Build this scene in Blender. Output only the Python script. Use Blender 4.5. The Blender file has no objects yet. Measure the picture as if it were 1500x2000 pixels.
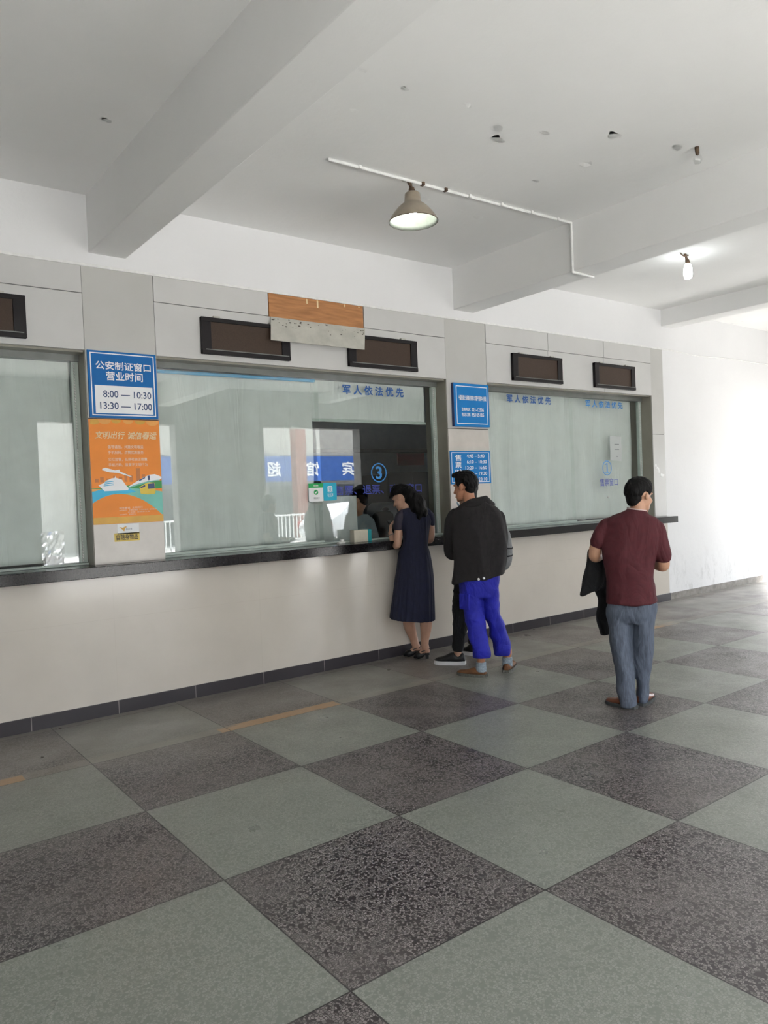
import bpy, bmesh, math, random
from mathutils import Vector, Matrix, noise
random.seed(7)
sc = bpy.context.scene
COL = sc.collection
PI = math.pi

# ------------------------------------------------------------------ camera
CAM = Vector((0, 0, 1.62))
FPX = 1476.4
CR = Vector((0.79644, -0.60341, -0.04026)); CF = Vector((0.60361, 0.79694, -0.02326))
CR = (CR - CF * CR.dot(CF)).normalized(); CF = CF.normalized(); CU = CR.cross(CF)
cd = bpy.data.cameras.new('camera'); cam = bpy.data.objects.new('camera', cd); COL.objects.link(cam)
cd.sensor_fit = 'HORIZONTAL'; cd.sensor_width = 36; cd.lens = FPX / 1500 * 36; cd.clip_start = .05
cam.matrix_world = Matrix(((CR.x, CU.x, -CF.x, CAM.x), (CR.y, CU.y, -CF.y, CAM.y), (CR.z, CU.z, -CF.z, CAM.z), (0, 0, 0, 1)))
sc.camera = cam

# ------------------------------------------------------------------ light
w = bpy.data.worlds.new('overcast_sky'); sc.world = w; w.use_nodes = True
bg = w.node_tree.nodes['Background']; bg.inputs[0].default_value = (.885, .94, 1, 1); bg.inputs[1].default_value = 1.0
sc.view_settings.view_transform = 'Standard'; sc.view_settings.look = 'None'
sc.view_settings.exposure = 3.2; sc.view_settings.gamma = 1.0; sc.view_settings.use_curve_mapping = False
sc.cycles.use_denoising = True
sc.cycles.max_bounces = 10; sc.cycles.diffuse_bounces = 7; sc.cycles.transparent_max_bounces = 16
sc.cycles.sample_clamp_indirect = 12; sc.cycles.caustics_reflective = False; sc.cycles.caustics_refractive = False
sun = bpy.data.lights.new('hazy_sun', 'SUN'); sun.energy = 6.0; sun.angle = math.radians(14); sun.color = (1, .985, .965)
so = bpy.data.objects.new('hazy_sun', sun); COL.objects.link(so); so.rotation_euler = Vector((-1, .8, -1.65)).to_track_quat('-Z', 'Y').to_euler()
def portal(x, y, z, sx, sy, rot):
    l = bpy.data.lights.new('sky_portal', 'AREA'); l.shape = 'RECTANGLE'; l.size = sx; l.size_y = sy; l.energy = 1
    l.cycles.is_portal = True
    o = bpy.data.objects.new('sky_portal', l); o.location = (x, y, z); o.rotation_euler = rot; COL.objects.link(o)

YW = 5.95      # face of the counter wall
YG = 6.13      # glass
ZC = 4.0       # ceiling
YF = -2.5      # street side wall
XL, XR = -6.0, 13.26
HEAD = 3.2
DOORS = [(-1.2, 2.4), (3.35, 5.95), (7.95, 10.55)]
HEADS = [3.2, 3.2, 3.2]
for (a, b), h in zip(DOORS, HEADS):
    portal((a + b) / 2, YF - .32, h / 2, b - a, h, (PI / 2, 0, 0))
EY0, EY1, EZ = 3.6, 5.85, 2.3      # opening in the far right end wall
portal(XR + .3, (EY0 + EY1) / 2, EZ / 2, EZ, EY1 - EY0, (0, PI / 2, 0))

# ------------------------------------------------------------------ geometry helpers
ORG = {}
def ray(px, py):
    return CF + CR * ((px - 750) / FPX) - CU * ((py - 1000) / FPX)
def ony(px, py, y):
    d = ray(px, py); return CAM + d * ((y - CAM.y) / d.y)
def onz(px, py, z=0):
    d = ray(px, py); return CAM + d * ((z - CAM.z) / d.z)

def tag(o, label=None, cat=None, group=None, kind=None):
    if label: o['label'] = label
    if cat: o['category'] = cat
    if group: o['group'] = group
    if kind: o['kind'] = kind
    return o
def thing(name, loc, label=None, cat=None, group=None, kind=None):
    o = bpy.data.objects.new(name, None); o.empty_display_size = .1; o.location = loc; COL.objects.link(o)
    ORG[o.name] = Vector(loc)
    return tag(o, label, cat, group, kind)
def put(name, me, m, parent=None, smooth=False, loc=None):
    """link a mesh given in world coordinates as one object"""
    if isinstance(me, bmesh.types.BMesh):
        bm = me; bmesh.ops.recalc_face_normals(bm, faces=bm.faces[:])
        me = bpy.data.meshes.new(name); bm.to_mesh(me); bm.free()
    me.name = name
    if parent is not None: base = ORG[parent.name]
    else:
        if loc is None:
            n = len(me.vertices); c = Vector((0, 0, 0)); zmin = 1e9
            for v in me.vertices: c += v.co; zmin = min(zmin, v.co.z)
            loc = (c.x / n, c.y / n, zmin)
        base = Vector(loc)
    me.transform(Matrix.Translation(-base))
    o = bpy.data.objects.new(name, me); COL.objects.link(o)
    if parent is not None: o.parent = parent
    else: o.location = base
    ORG[o.name] = base
    me.materials.clear()
    for mm in (m if isinstance(m, (list, tuple)) else [m]): me.materials.append(mm)
    if smooth:
        for p in me.polygons: p.use_smooth = True
    return o
def struct(name, bm, m, parent=None):
    o = put(name, bm, m, parent)
    if parent is None: o['kind'] = 'structure'
    return o
def BM(): return bmesh.new()
def box(bm, x0, x1, y0, y1, z0, z1, bev=0):
    r = bmesh.ops.create_cube(bm, size=1)
    vs = r['verts']
    for v in vs:
        v.co = Vector((x0 + (v.co.x + .5) * (x1 - x0), y0 + (v.co.y + .5) * (y1 - y0), z0 + (v.co.z + .5) * (z1 - z0)))
    if bev:
        es = list({e for v in vs for e in v.link_edges})
        bmesh.ops.bevel(bm, geom=es, offset=bev, segments=2, affect='EDGES', profile=.5)
    return bm
def prism(bm, pts, y0, y1):
    """polygon of (x,z) points extruded along y"""
    f = [bm.verts.new((p[0], y0, p[1])) for p in pts]; b = [bm.verts.new((p[0], y1, p[1])) for p in pts]
    n = len(pts); bm.faces.new(f); bm.faces.new(b[::-1])
    for i in range(n): bm.faces.new((f[i], f[(i + 1) % n], b[(i + 1) % n], b[i]))
    return bm
def ring_loft(bm, rings, cap=True):
    L = [[bm.verts.new(p) for p in r] for r in rings]
    n = len(L[0])
    for a, b in zip(L, L[1:]):
        for i in range(n): bm.faces.new((a[i], a[(i + 1) % n], b[(i + 1) % n], b[i]))
    if cap:
        for r, fl in ((L[0], True), (L[-1], False)):
            bm.faces.new(r[::-1] if fl else r)
    return bm
def lathe(bm, prof, cx, cy, seg=32, axis=None, cap=False):
    rings = [[Vector((cx + r * math.cos(2 * PI * i / seg), cy + r * math.sin(2 * PI * i / seg), z)) for i in range(seg)] for r, z in prof]
    return ring_loft(bm, rings, cap)
def crv(pts, k=4):
    """Catmull-Rom through rows of numbers / vectors"""
    P = [list(p) for p in pts]; out = []
    for i in range(len(P) - 1):
        p0, p1, p2, p3 = P[max(i - 1, 0)], P[i], P[i + 1], P[min(i + 2, len(P) - 1)]
        for j in range(k):
            t = j / k
            out.append([.5 * (2 * b + (c - a) * t + (2 * a - 5 * b + 4 * c - d) * t * t + (3 * b - a - 3 * c + d) * t ** 3) for a, b, c, d in zip(p0, p1, p2, p3)])
    out.append(P[-1]); return out
def tube(bm, pts, seg=14, k=4, round_ends=True, flat=1.0):
    """pts: (Vector, radius); a round limb along a smooth path"""
    rows = crv([(*p, r) for p, r in pts], k) if k > 1 else [(*p, r) for p, r in pts]
    P = [Vector(r[:3]) for r in rows]; R = [max(r[3], .0005) for r in rows]
    t0 = (P[1] - P[0]).normalized()
    n = t0.orthogonal().normalized() if abs(t0.z) > .9 else t0.cross(Vector((0, 0, 1))).normalized()
    rings = []
    def ring(c, n, b, r): return [c + n * (r * math.cos(2 * PI * i / seg)) + b * (flat * r * math.sin(2 * PI * i / seg)) for i in range(seg)]
    for i, c in enumerate(P):
        t = (P[min(i + 1, len(P) - 1)] - P[max(i - 1, 0)]).normalized()
        n = (n - t * n.dot(t)).normalized(); b = t.cross(n)
        if round_ends and i == 0:
            for a in (.2, .6): rings.append(ring(c - t * R[0] * math.cos(a * PI / 2), n, b, R[0] * math.sin(a * PI / 2)))
        rings.append(ring(c, n, b, R[i]))
        if round_ends and i == len(P) - 1:
            for a in (.6, .2): rings.append(ring(c + t * R[i] * math.cos(a * PI / 2), n, b, R[i] * math.sin(a * PI / 2)))
    return ring_loft(bm, rings)
def ell(bm, M, c, r, u=18, v=12):
    s = bmesh.ops.create_uvsphere(bm, u_segments=u, v_segments=v, radius=1)
    for q in s['verts']:
        q.co = M @ Vector((c[0] + q.co.x * r[0], c[1] + q.co.y * r[1], c[2] + q.co.z * r[2]))
    return bm
def baked(o):
    dg = bpy.context.evaluated_depsgraph_get(); dg.update()
    me = bpy.data.meshes.new_from_object(o.evaluated_get(dg))
    o.modifiers.clear(); old = o.data; o.data = me; bpy.data.meshes.remove(old)
    return o
def fuse(name, bm, m, parent, voxel=.007, sm=6, fold=None):
    """grow all closed shapes of bm together into one continuous skin"""
    o = put(name, bm, m, parent)
    r = o.modifiers.new('r', 'REMESH'); r.mode = 'VOXEL'; r.voxel_size = voxel
    s = o.modifiers.new('s', 'SMOOTH'); s.iterations = sm; s.factor = .5
    baked(o)
    if fold: fold(o.data)
    o.data.name = name
    for p in o.data.polygons: p.use_smooth = True
    return o
def folds(amp, f, seed=0, thr=None):
    def go(me):
        nn = [v.normal.copy() for v in me.vertices]
        for v, n in zip(me.vertices, nn):
            q = Vector((v.co.x * f[0] + seed, v.co.y * f[1] + seed * 2, v.co.z * f[2]))
            d = 1 - 2 * abs(noise.noise(q)); d2 = noise.noise(q * 2.3)
            v.co += n * amp * (d * .7 + d2 * .45 - .35)
    return go

# ------------------------------------------------------------------ materials
def newmat(name):
    m = bpy.data.materials.new(name); m.use_nodes = True
    return m, m.node_tree, m.node_tree.nodes['Principled BSDF']
def N(nt, typ, **kw):
    n = nt.nodes.new(typ)
    for k, v in kw.items():
        if k in n.inputs: n.inputs[k].default_value = v
        else: setattr(n, k, v)
    return n
def mixc(nt, fac, a, b):
    n = nt.nodes.new('ShaderNodeMix'); n.data_type = 'RGBA'
    for i, s in ((0, fac), (6, a), (7, b)):
        if isinstance(s, bpy.types.NodeSocket): nt.links.new(s, n.inputs[i])
        elif i == 0: n.inputs[0].default_value = s
        else: n.inputs[i].default_value = (*s, 1)
    return n.outputs[2]
def math_(nt, op, *a):
    n = nt.nodes.new('ShaderNodeMath'); n.operation = op
    for i, s in enumerate(a):
        if isinstance(s, bpy.types.NodeSocket): nt.links.new(s, n.inputs[i])
        else: n.inputs[i].default_value = s
    return n.outputs[0]
def ramp(nt, fac, lo, hi):
    n = nt.nodes.new('ShaderNodeMapRange'); n.clamp = True
    nt.links.new(fac, n.inputs[0]); n.inputs[1].default_value = lo; n.inputs[2].default_value = hi
    return n.outputs[0]
def noise_(nt, vec, scale, detail=4, rough=.55):
    n = N(nt, 'ShaderNodeTexNoise', Scale=scale, Detail=detail, Roughness=rough)
    if vec is not None: nt.links.new(vec, n.inputs['Vector'])
    return n.outputs['Fac']
def wpos(nt): return nt.nodes.new('ShaderNodeNewGeometry').outputs['Position']
def scaled(nt, vec, s):
    n = nt.nodes.new('ShaderNodeMapping'); nt.links.new(vec, n.inputs[0]); n.inputs['Scale'].default_value = s; return n.outputs[0]
def pmat(name, c, rough=.5, var=.06, scale=8, bump=0, bscale=200, metal=0, spec=.5, stretch=(1, 1, 1), c2=None, sheen=0):
    m, nt, b = newmat(name)
    v = scaled(nt, wpos(nt), stretch)
    f = noise_(nt, v, scale)
    lo = c2 if c2 else tuple(x * (1 - var * 2) for x in c); hi = tuple(min(1, x * (1 + var)) for x in c)
    nt.links.new(mixc(nt, ramp(nt, f, .3, .7), lo, hi), b.inputs['Base Color'])
    b.inputs['Roughness'].default_value = rough; b.inputs['Metallic'].default_value = metal
    b.inputs['Specular IOR Level'].default_value = spec
    if sheen: b.inputs['Sheen Weight'].default_value = sheen
    if bump:
        bn = N(nt, 'ShaderNodeBump', Strength=bump, Distance=.01)
        nt.links.new(noise_(nt, v, bscale, 3), bn.inputs['Height']); nt.links.new(bn.outputs[0], b.inputs['Normal'])
    return m
def creases(m, scale, strength, stretch):
    nt = m.node_tree; b = nt.nodes['Principled BSDF']
    n = N(nt, 'ShaderNodeTexNoise', Scale=scale, Detail=3.0, Distortion=1.2); nt.links.new(scaled(nt, wpos(nt), stretch), n.inputs['Vector'])
    r = math_(nt, 'ABSOLUTE', math_(nt, 'SUBTRACT', n.outputs['Fac'], .5))
    bn = N(nt, 'ShaderNodeBump', Strength=strength, Distance=.06); nt.links.new(r, bn.inputs['Height'])
    old = b.inputs['Normal'].links
    if old: nt.links.new(old[0].from_socket, bn.inputs['Normal'])
    nt.links.new(bn.outputs[0], b.inputs['Normal'])
def emat(name, c, s):
    m, nt, b = newmat(name)
    b.inputs['Base Color'].default_value = (*c, 1); b.inputs['Emission Color'].default_value = (*c, 1); b.inputs['Emission Strength'].default_value = s
    return m
def glass_mat(name, tint, base=.05, gain=1.0, rough=0):
    m, nt, b = newmat(name); nt.nodes.remove(b)
    out = nt.nodes['Material Output']
    lw = N(nt, 'ShaderNodeLayerWeight', Blend=.5)
    fr = math_(nt, 'ADD', math_(nt, 'MULTIPLY', math_(nt, 'POWER', lw.outputs['Facing'], 5.0), 1 - base), base)
    fr = math_(nt, 'MULTIPLY', fr, gain)
    t = N(nt, 'ShaderNodeBsdfTransparent', Color=(*tint, 1)); g = N(nt, 'ShaderNodeBsdfGlossy', Roughness=rough, Color=(1, 1, 1, 1))
    mx = nt.nodes.new('ShaderNodeMixShader'); nt.links.new(fr, mx.inputs[0]); nt.links.new(t.outputs[0], mx.inputs[1]); nt.links.new(g.outputs[0], mx.inputs[2])
    nt.links.new(mx.outputs[0], out.inputs[0])
    return m

def floor_material():
    m, nt, b = newmat('terrazzo_checkerboard')
    T, GX, GY = .95208, 1.3344, 4.9020
    p = wpos(nt); sep = nt.nodes.new('ShaderNodeSeparateXYZ'); nt.links.new(p, sep.inputs[0])
    u = math_(nt, 'DIVIDE', math_(nt, 'SUBTRACT', sep.outputs[0], GX - 20 * T), T)
    v = math_(nt, 'DIVIDE', math_(nt, 'SUBTRACT', GY + 20 * T, sep.outputs[1]), T)
    par = math_(nt, 'MODULO', math_(nt, 'ADD', math_(nt, 'FLOOR', u), math_(nt, 'FLOOR', v)), 2.0)   # 1 = light square
    def edge(s):
        f = math_(nt, 'FRACT', s); return math_(nt, 'MINIMUM', f, math_(nt, 'SUBTRACT', 1.0, f))
    line = math_(nt, 'LESS_THAN', math_(nt, 'MINIMUM', edge(u), edge(v)), .0032)
    # terrazzo chips
    nz = N(nt, 'ShaderNodeTexNoise', Scale=70.0, Detail=2.0); nt.links.new(p, nz.inputs['Vector'])
    wob = nt.nodes.new('ShaderNodeVectorMath'); wob.operation = 'MULTIPLY_ADD'; nt.links.new(nz.outputs['Color'], wob.inputs[0]); wob.inputs[1].default_value = (.008, .008, .008); nt.links.new(p, wob.inputs[2])
    vd = N(nt, 'ShaderNodeTexVoronoi', Scale=96.0, Randomness=1.0); vd.feature = 'DISTANCE_TO_EDGE'; vd.voronoi_dimensions = '2D'; nt.links.new(wob.outputs[0], vd.inputs['Vector'])
    vc = N(nt, 'ShaderNodeTexVoronoi', Scale=96.0, Randomness=1.0); vc.voronoi_dimensions = '2D'; nt.links.new(wob.outputs[0], vc.inputs['Vector'])
    sc_ = nt.nodes.new('ShaderNodeSeparateColor'); nt.links.new(vc.outputs['Color'], sc_.inputs[0])
    rnd = sc_.outputs[0]; keep = math_(nt, 'GREATER_THAN', sc_.outputs[1], math_(nt, 'SUBTRACT', .75, noise_(nt, p, 7, 3)))
    chip = math_(nt, 'MULTIPLY', ramp(nt, vd.outputs['Distance'], .07, .14), keep)
    dk = mixc(nt, rnd, (.085, .075, .074), (.25, .225, .22))
    dark = mixc(nt, chip, (.014, .010, .013), dk)
    lk = mixc(nt, rnd, (.195, .203, .178), (.262, .264, .236))
    light = mixc(nt, chip, (.165, .176, .152), lk)
    big = noise_(nt, p, 1.3, 5); mid = noise_(nt, p, 6, 5)
    dark = mixc(nt, math_(nt, 'MULTIPLY', ramp(nt, big, .35, .75), .55), dark, (.155, .137, .126))
    light = mixc(nt, math_(nt, 'MULTIPLY', ramp(nt, mid, .45, .75), .35), light, (.172, .18, .158))
    c = mixc(nt, par, dark, light)
    # bare screed along the counter and at the far right
    sx = sep.outputs[0]; sy = sep.outputs[1]
    near = math_(nt, 'GREATER_THAN', math_(nt, 'ADD', sy, math_(nt, 'MULTIPLY', math_(nt, 'SUBTRACT', noise_(nt, p, 9, 3), .5), .06)), 5.845)
    c = mixc(nt, near, c, (.19, .175, .158))
    wearx = ramp(nt, math_(nt, 'ADD', sy, math_(nt, 'MULTIPLY', noise_(nt, p, 3, 5), .9)), 5.0, 5.7)
    c = mixc(nt, math_(nt, 'MULTIPLY', wearx, .55), c, (.205, .187, .168))
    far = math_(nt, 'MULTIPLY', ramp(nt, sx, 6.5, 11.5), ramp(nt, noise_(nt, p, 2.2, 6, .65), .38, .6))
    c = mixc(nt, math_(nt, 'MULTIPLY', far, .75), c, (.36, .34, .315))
    # worn yellow waiting line
    band = math_(nt, 'LESS_THAN', math_(nt, 'ABSOLUTE', math_(nt, 'SUBTRACT', sy, 4.965)), .062)
    v2 = scaled(nt, p, (.55, 3, 1))
    worn = ramp(nt, noise_(nt, v2, 1.5, 6, .6), .53, .58)
    def span(c0, hw): return math_(nt, 'LESS_THAN', math_(nt, 'ABSOLUTE', math_(nt, 'SUBTRACT', sx, c0)), hw)
    left = math_(nt, 'MAXIMUM', math_(nt, 'MAXIMUM', span(2.72, .5), span(-.4, 1.35)), span(7.5, .45))
    worn = math_(nt, 'MULTIPLY', ramp(nt, noise_(nt, v2, 2.2, 6, .6), .36, .48), left)
    c = mixc(nt, math_(nt, 'MULTIPLY', math_(nt, 'MULTIPLY', band, worn), .8), c, (.42, .25, .12))
    c = mixc(nt, math_(nt, 'MULTIPLY', math_(nt, 'MULTIPLY', band, math_(nt, 'SUBTRACT', 1.0, worn)), .5), c, (.25, .225, .19))
    # scuffs, pits and trodden marks
    pit = N(nt, 'ShaderNodeTexVoronoi', Scale=4.3, Randomness=1.0); nt.links.new(p, pit.inputs['Vector'])
    pn = math_(nt, 'ADD', pit.outputs['Distance'], math_(nt, 'MULTIPLY', noise_(nt, p, 45, 3), .07))
    pits = math_(nt, 'MULTIPLY', math_(nt, 'LESS_THAN', pn, .050), math_(nt, 'GREATER_THAN', noise_(nt, p, 1.1, 1), .52))
    c = mixc(nt, math_(nt, 'MULTIPLY', pits, .85), c, (.03, .026, .022))
    st = ramp(nt, noise_(nt, scaled(nt, p, (1, 2.2, 1)), 7, 6, .7), .63, .72)
    c = mixc(nt, math_(nt, 'MULTIPLY', st, .4), c, (.05, .045, .04))
    c = mixc(nt, math_(nt, 'MULTIPLY', line, .9), c, (.022, .02, .02))
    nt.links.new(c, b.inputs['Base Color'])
    rg = nt.nodes.new('ShaderNodeMapRange'); nt.links.new(noise_(nt, p, 2.5, 5), rg.inputs[0])
    rg.inputs[1].default_value = .3; rg.inputs[2].default_value = .7; rg.inputs[3].default_value = .27; rg.inputs[4].default_value = .50
    nt.links.new(rg.outputs[0], b.inputs['Roughness'])
    b.inputs['Specular IOR Level'].default_value = .5
    return m
def plaster(name, c, scuff=0, spots=.5):
    m, nt, b = newmat(name); p = wpos(nt)
    cc = mixc(nt, ramp(nt, noise_(nt, p, 1.1, 5), .3, .75), tuple(x * .95 for x in c), c)
    sp = ramp(nt, noise_(nt, p, 5.5, 6, .7), .735, .80)
    cc = mixc(nt, math_(nt, 'MULTIPLY', sp, spots), cc, tuple(x * .55 for x in c))
    if scuff:
        sep = nt.nodes.new('ShaderNodeSeparateXYZ'); nt.links.new(p, sep.inputs[0])
        h = ramp(nt, sep.outputs[2], .75, .15)
        s = ramp(nt, noise_(nt, scaled(nt, p, (1, 1, .45)), 9, 6, .7), .52, .68)
        cc = mixc(nt, math_(nt, 'MULTIPLY', math_(nt, 'MULTIPLY', h, s), scuff), cc, (.34, .34, .33))
    nt.links.new(cc, b.inputs['Base Color']); b.inputs['Roughness'].default_value = .85; b.inputs['Specular IOR Level'].default_value = .25
    bn = N(nt, 'ShaderNodeBump', Strength=.12, Distance=.02); nt.links.new(noise_(nt, p, 14, 5), bn.inputs['Height']); nt.links.new(bn.outputs[0], b.inputs['Normal'])
    return m
def tilemat(name, c, bw, bh, joint, rough, off=(0, 0), jw=.0025, var=.03, spec=.5):
    """slabs in the x-z plane"""
    m, nt, b = newmat(name); p = wpos(nt)
    sep = nt.nodes.new('ShaderNodeSeparateXYZ'); nt.links.new(p, sep.inputs[0])
    def ed(s, o, w):
        f = math_(nt, 'FRACT', math_(nt, 'ADD', math_(nt, 'DIVIDE', math_(nt, 'SUBTRACT', s, o), w), 50.0))
        return math_(nt, 'LESS_THAN', math_(nt, 'MULTIPLY', math_(nt, 'MINIMUM', f, math_(nt, 'SUBTRACT', 1.0, f)), w), jw)
    j = math_(nt, 'MAXIMUM', ed(sep.outputs[0], off[0], bw), ed(sep.outputs[2], off[1], bh))
    f = noise_(nt, p, 2.0, 5)
    cc = mixc(nt, ramp(nt, f, .3, .7), tuple(x * (1 - 2 * var) for x in c), tuple(x * (1 + var) for x in c))
    nt.links.new(mixc(nt, j, cc, joint), b.inputs['Base Color'])
    b.inputs['Roughness'].default_value = rough; b.inputs['Specular IOR Level'].default_value = spec
    return m

M = {}
M['floor'] = floor_material()
M['ceil'] = plaster('ceiling_paint', (.86, .86, .855), spots=.25)
M['beam'] = plaster('beam_paint', (.82, .82, .815), spots=.2)
M['white'] = plaster('white_wall_paint', (.79, .79, .80), spots=.2, scuff=.5)
M['hall'] = plaster('hall_wall_paint', (.72, .71, .69), spots=.3)
M['screed'] = pmat('bare_screed', (.27, .25, .23), .8, .15, 12)
M['cream'] = tilemat('cream_polished_tile', (.60, .555, .495), 1.262, 5.0, (.545, .50, .44), .13, off=(1.838, .742), jw=.0012, spec=.55)
M['cream2'] = tilemat('cream_polished_tile_row', (.60, .555, .495), 1.262, 5.0, (.46, .41, .35), .13, off=(1.838, .742), jw=.0014)
M['skirt'] = tilemat('dark_skirting_tile', (.035, .031, .036), .6315, 5, (.25, .23, .22), .28, off=(1.838, -1), jw=.003)
M['granite'] = pmat('black_granite', (.011, .010, .011), .16, .3, 60, c2=(.007, .006, .007), spec=.35)
M['clad'] = pmat('silver_cladding', (.57, .565, .555), .42, .02, 3, spec=.4)
M['pill'] = pmat('grey_pillar_cladding', (.50, .495, .475), .42, .02, 3, spec=.4)
M['marble'] = pmat('pale_stone_slab', (.60, .565, .525), .3, .05, 5)
M['reveal'] = pmat('brown_grey_reveal', (.30, .285, .24), .35, .05, 4)
M['gap'] = pmat('dark_gap', (.05, .045, .04), .8)
M['whitep'] = pmat('white_plastic', (.75, .75, .73), .4)
M['board'] = pmat('plywood_orange', (.44, .20, .075), .55, .16, 5, stretch=(1, 1, 9), c2=(.33, .14, .05))
M['flap'] = pmat('dirty_grey_sheet', (.50, .49, .44), .7, .1, 7)
M['dirt'] = pmat('dirt_spots', (.10, .09, .075), .9)
M['frame'] = pmat('black_frame', (.007, .005, .006), .45, spec=.3)
M['led'] = pmat('brown_led_mesh', (.058, .037, .026), .6, .1, 120, spec=.3)
M['blue'] = pmat('sign_blue', (.006, .135, .41), .5, .02, spec=.25)
M['blue2'] = pmat('sign_bright_blue', (.004, .19, .53), .5, .02, spec=.25)
M['blued'] = pmat('sign_dark_blue_edge', (.008, .03, .13), .4)
M['signw'] = pmat('sign_white', (.82, .83, .85), .4, .01)
M['signb'] = pmat('sign_navy_text', (.035, .07, .17), .5, .01)
M['inkb'] = pmat('blue_window_lettering', (.014, .10, .36), .5, .01)
M['inkb2'] = pmat('light_blue_window_lettering', (.03, .24, .62), .5, .01)
M['inkp'] = pmat('violet_blue_window_lettering', (.04, .06, .36), .5, .01)
M['glass'] = glass_mat('counter_glass', (.965, .985, .977), .062, 1.0)
M['gframe'] = pmat('pale_green_rail', (.46, .53, .49), .35)
M['alu'] = pmat('grey_aluminium', (.20, .21, .20), .35, metal=.3)
M['curtain'] = pmat('pale_green_curtain', (.66, .69, .675), .9, .03, 6, bump=.15, bscale=400, sheen=.2)
M['bluebar'] = pmat('blue_roll', (.05, .36, .66), .5)
M['room'] = pmat('office_wall', (.27, .30, .32), .8)
M['roomd'] = pmat('office_dark_panel', (.022, .027, .03), .6)
M['desk'] = pmat('office_desk', (.05, .045, .04), .5)
M['black'] = pmat('black_plastic', (.006, .006, .007), .85, spec=.15)
M['greyp'] = pmat('grey_plastic', (.26, .285, .30), .4)
M['paper'] = pmat('white_paper', (.80, .82, .82), .7, .01)
M['card'] = pmat('cream_cardboard', (.52, .49, .40), .7)
M['teal'] = pmat('teal_print', (.005, .27, .30), .5)
M['green'] = pmat('green_print', (.005, .36, .085), .45)
M['cyan'] = pmat('cyan_print', (.005, .42, .62), .45)
M['skin'] = pmat('skin', (.50, .275, .175), .5, .05, 20)
M['skinr'] = pmat('tanned_skin', (.42, .19, .11), .5, .06, 20)
M['skinl'] = pmat('pale_leg_skin', (.52, .305, .215), .5, .05, 20)
M['hair'] = pmat('black_hair', (.0045, .004, .004), .6, .2, 60, spec=.18, bump=.6, bscale=120, stretch=(1, 1, .25))
M['eye'] = pmat('dark_eye', (.02, .015, .012), .15)
M['redshirt'] = pmat('maroon_knit', (.076, .0105, .016), .85, .08, 25, bump=.2, bscale=500)
M['greytr'] = pmat('blue_grey_trouser_cloth', (.088, .107, .148), .75, .2, 90, stretch=(1, 1, .12), bump=.15, bscale=600)
M['brown'] = pmat('tan_brown_leather', (.17, .055, .026), .42, .15, 14)
M['brown2'] = pmat('brown_suede', (.165, .07, .028), .7, .15, 14)
M['sole'] = pmat('dark_rubber_sole', (.05, .055, .055), .7)
M['sole2'] = pmat('grey_rubber_sole', (.12, .12, .105), .7, .25, 60)
M['blackcloth'] = pmat('black_cloth', (.008, .0085, .010), .9, .1, 10)
M['jacket'] = pmat('charcoal_jacket_cloth', (.0125, .0105, .0115), .9, .15, 30, bump=.2, bscale=500)
M['royal'] = pmat('royal_blue_work_cloth', (.010, .014, .36), .75, .1, 10, bump=.12, bscale=500)
M['sock'] = pmat('grey_knit_sock', (.30, .36, .42), .9, .25, 60, stretch=(1, 1, 4))
M['navy'] = pmat('navy_chiffon', (.004, .0062, .028), .8, .12, 20, bump=.1, bscale=500)
M['navys'] = pmat('sheer_navy_sleeve', (.020, .016, .032), .7, .12, 20)
M['shoeb'] = pmat('black_shoe', (.006, .006, .008), .5)
M['shoew'] = pmat('white_foam_sole', (.72, .72, .74), .5)
M['bag'] = pmat('grey_backpack_cloth', (.16, .165, .17), .85, .12, 40)
M['officegrey'] = pmat('grey_blue_uniform', (.34, .40, .42), .85)
M['lampo'] = pmat('taupe_enamel', (.32, .27, .21), .3, .08, 10)
M['lampi'] = pmat('reflector_lining', (.62, .68, .60), .35, .05, 30)
M['rust'] = pmat('rusty_iron', (.10, .06, .035), .75, .3, 30)
M['bulb'] = emat('lit_bulb', (1, .98, .94), 3.0)
M['bulb2'] = emat('lit_bulb_bright', (.95, 1, 1), 2.6)
M['clear'] = glass_mat('clear_bulb_glass', (.95, .95, .95), .08)
M['pipe'] = pmat('white_conduit', (.80, .80, .79), .45, .05, 20)
M['flake'] = pmat('paint_flake', (.84, .84, .835), .8)
M['orange'] = pmat('poster_orange', (.84, .255, .018), .5, .05, 3)
M['orangel'] = pmat('poster_light_orange', (.80, .36, .07), .4)
M['gold'] = pmat('poster_gold', (.66, .36, .04), .4)
M['postsky'] = pmat('poster_blue', (.02, .45, .72), .4)
M['postteal'] = pmat('poster_teal', (.16, .52, .44), .4)
M['postgreen'] = pmat('poster_green', (.015, .30, .05), .4)
M['yellow'] = pmat('poster_yellow', (.78, .58, .05), .4)
M['city'] = pmat('poster_skyline', (.55, .17, .03), .4)
M['cream_ink'] = pmat('poster_cream_ink', (.83, .68, .42), .5)
M['white_ink'] = pmat('poster_pale_ink', (.86, .62, .46), .5)
M['label'] = pmat('yellow_label', (.70, .52, .12), .5)

for k, a in (('redshirt', (5, .55, (1, 1, .45))), ('greytr', (6, .45, (1, 1, .6))), ('jacket', (4, .3, (1, 1, .6))), ('royal', (6, .42, (1, 1, .9))), ('blackcloth', (8, .6, (1, 1, .6))), ('navy', (18, .4, (1, 1, .06))), ('curtain', (4.5, .42, (1, 1, .14)))): creases(M[k], *a)

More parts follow.
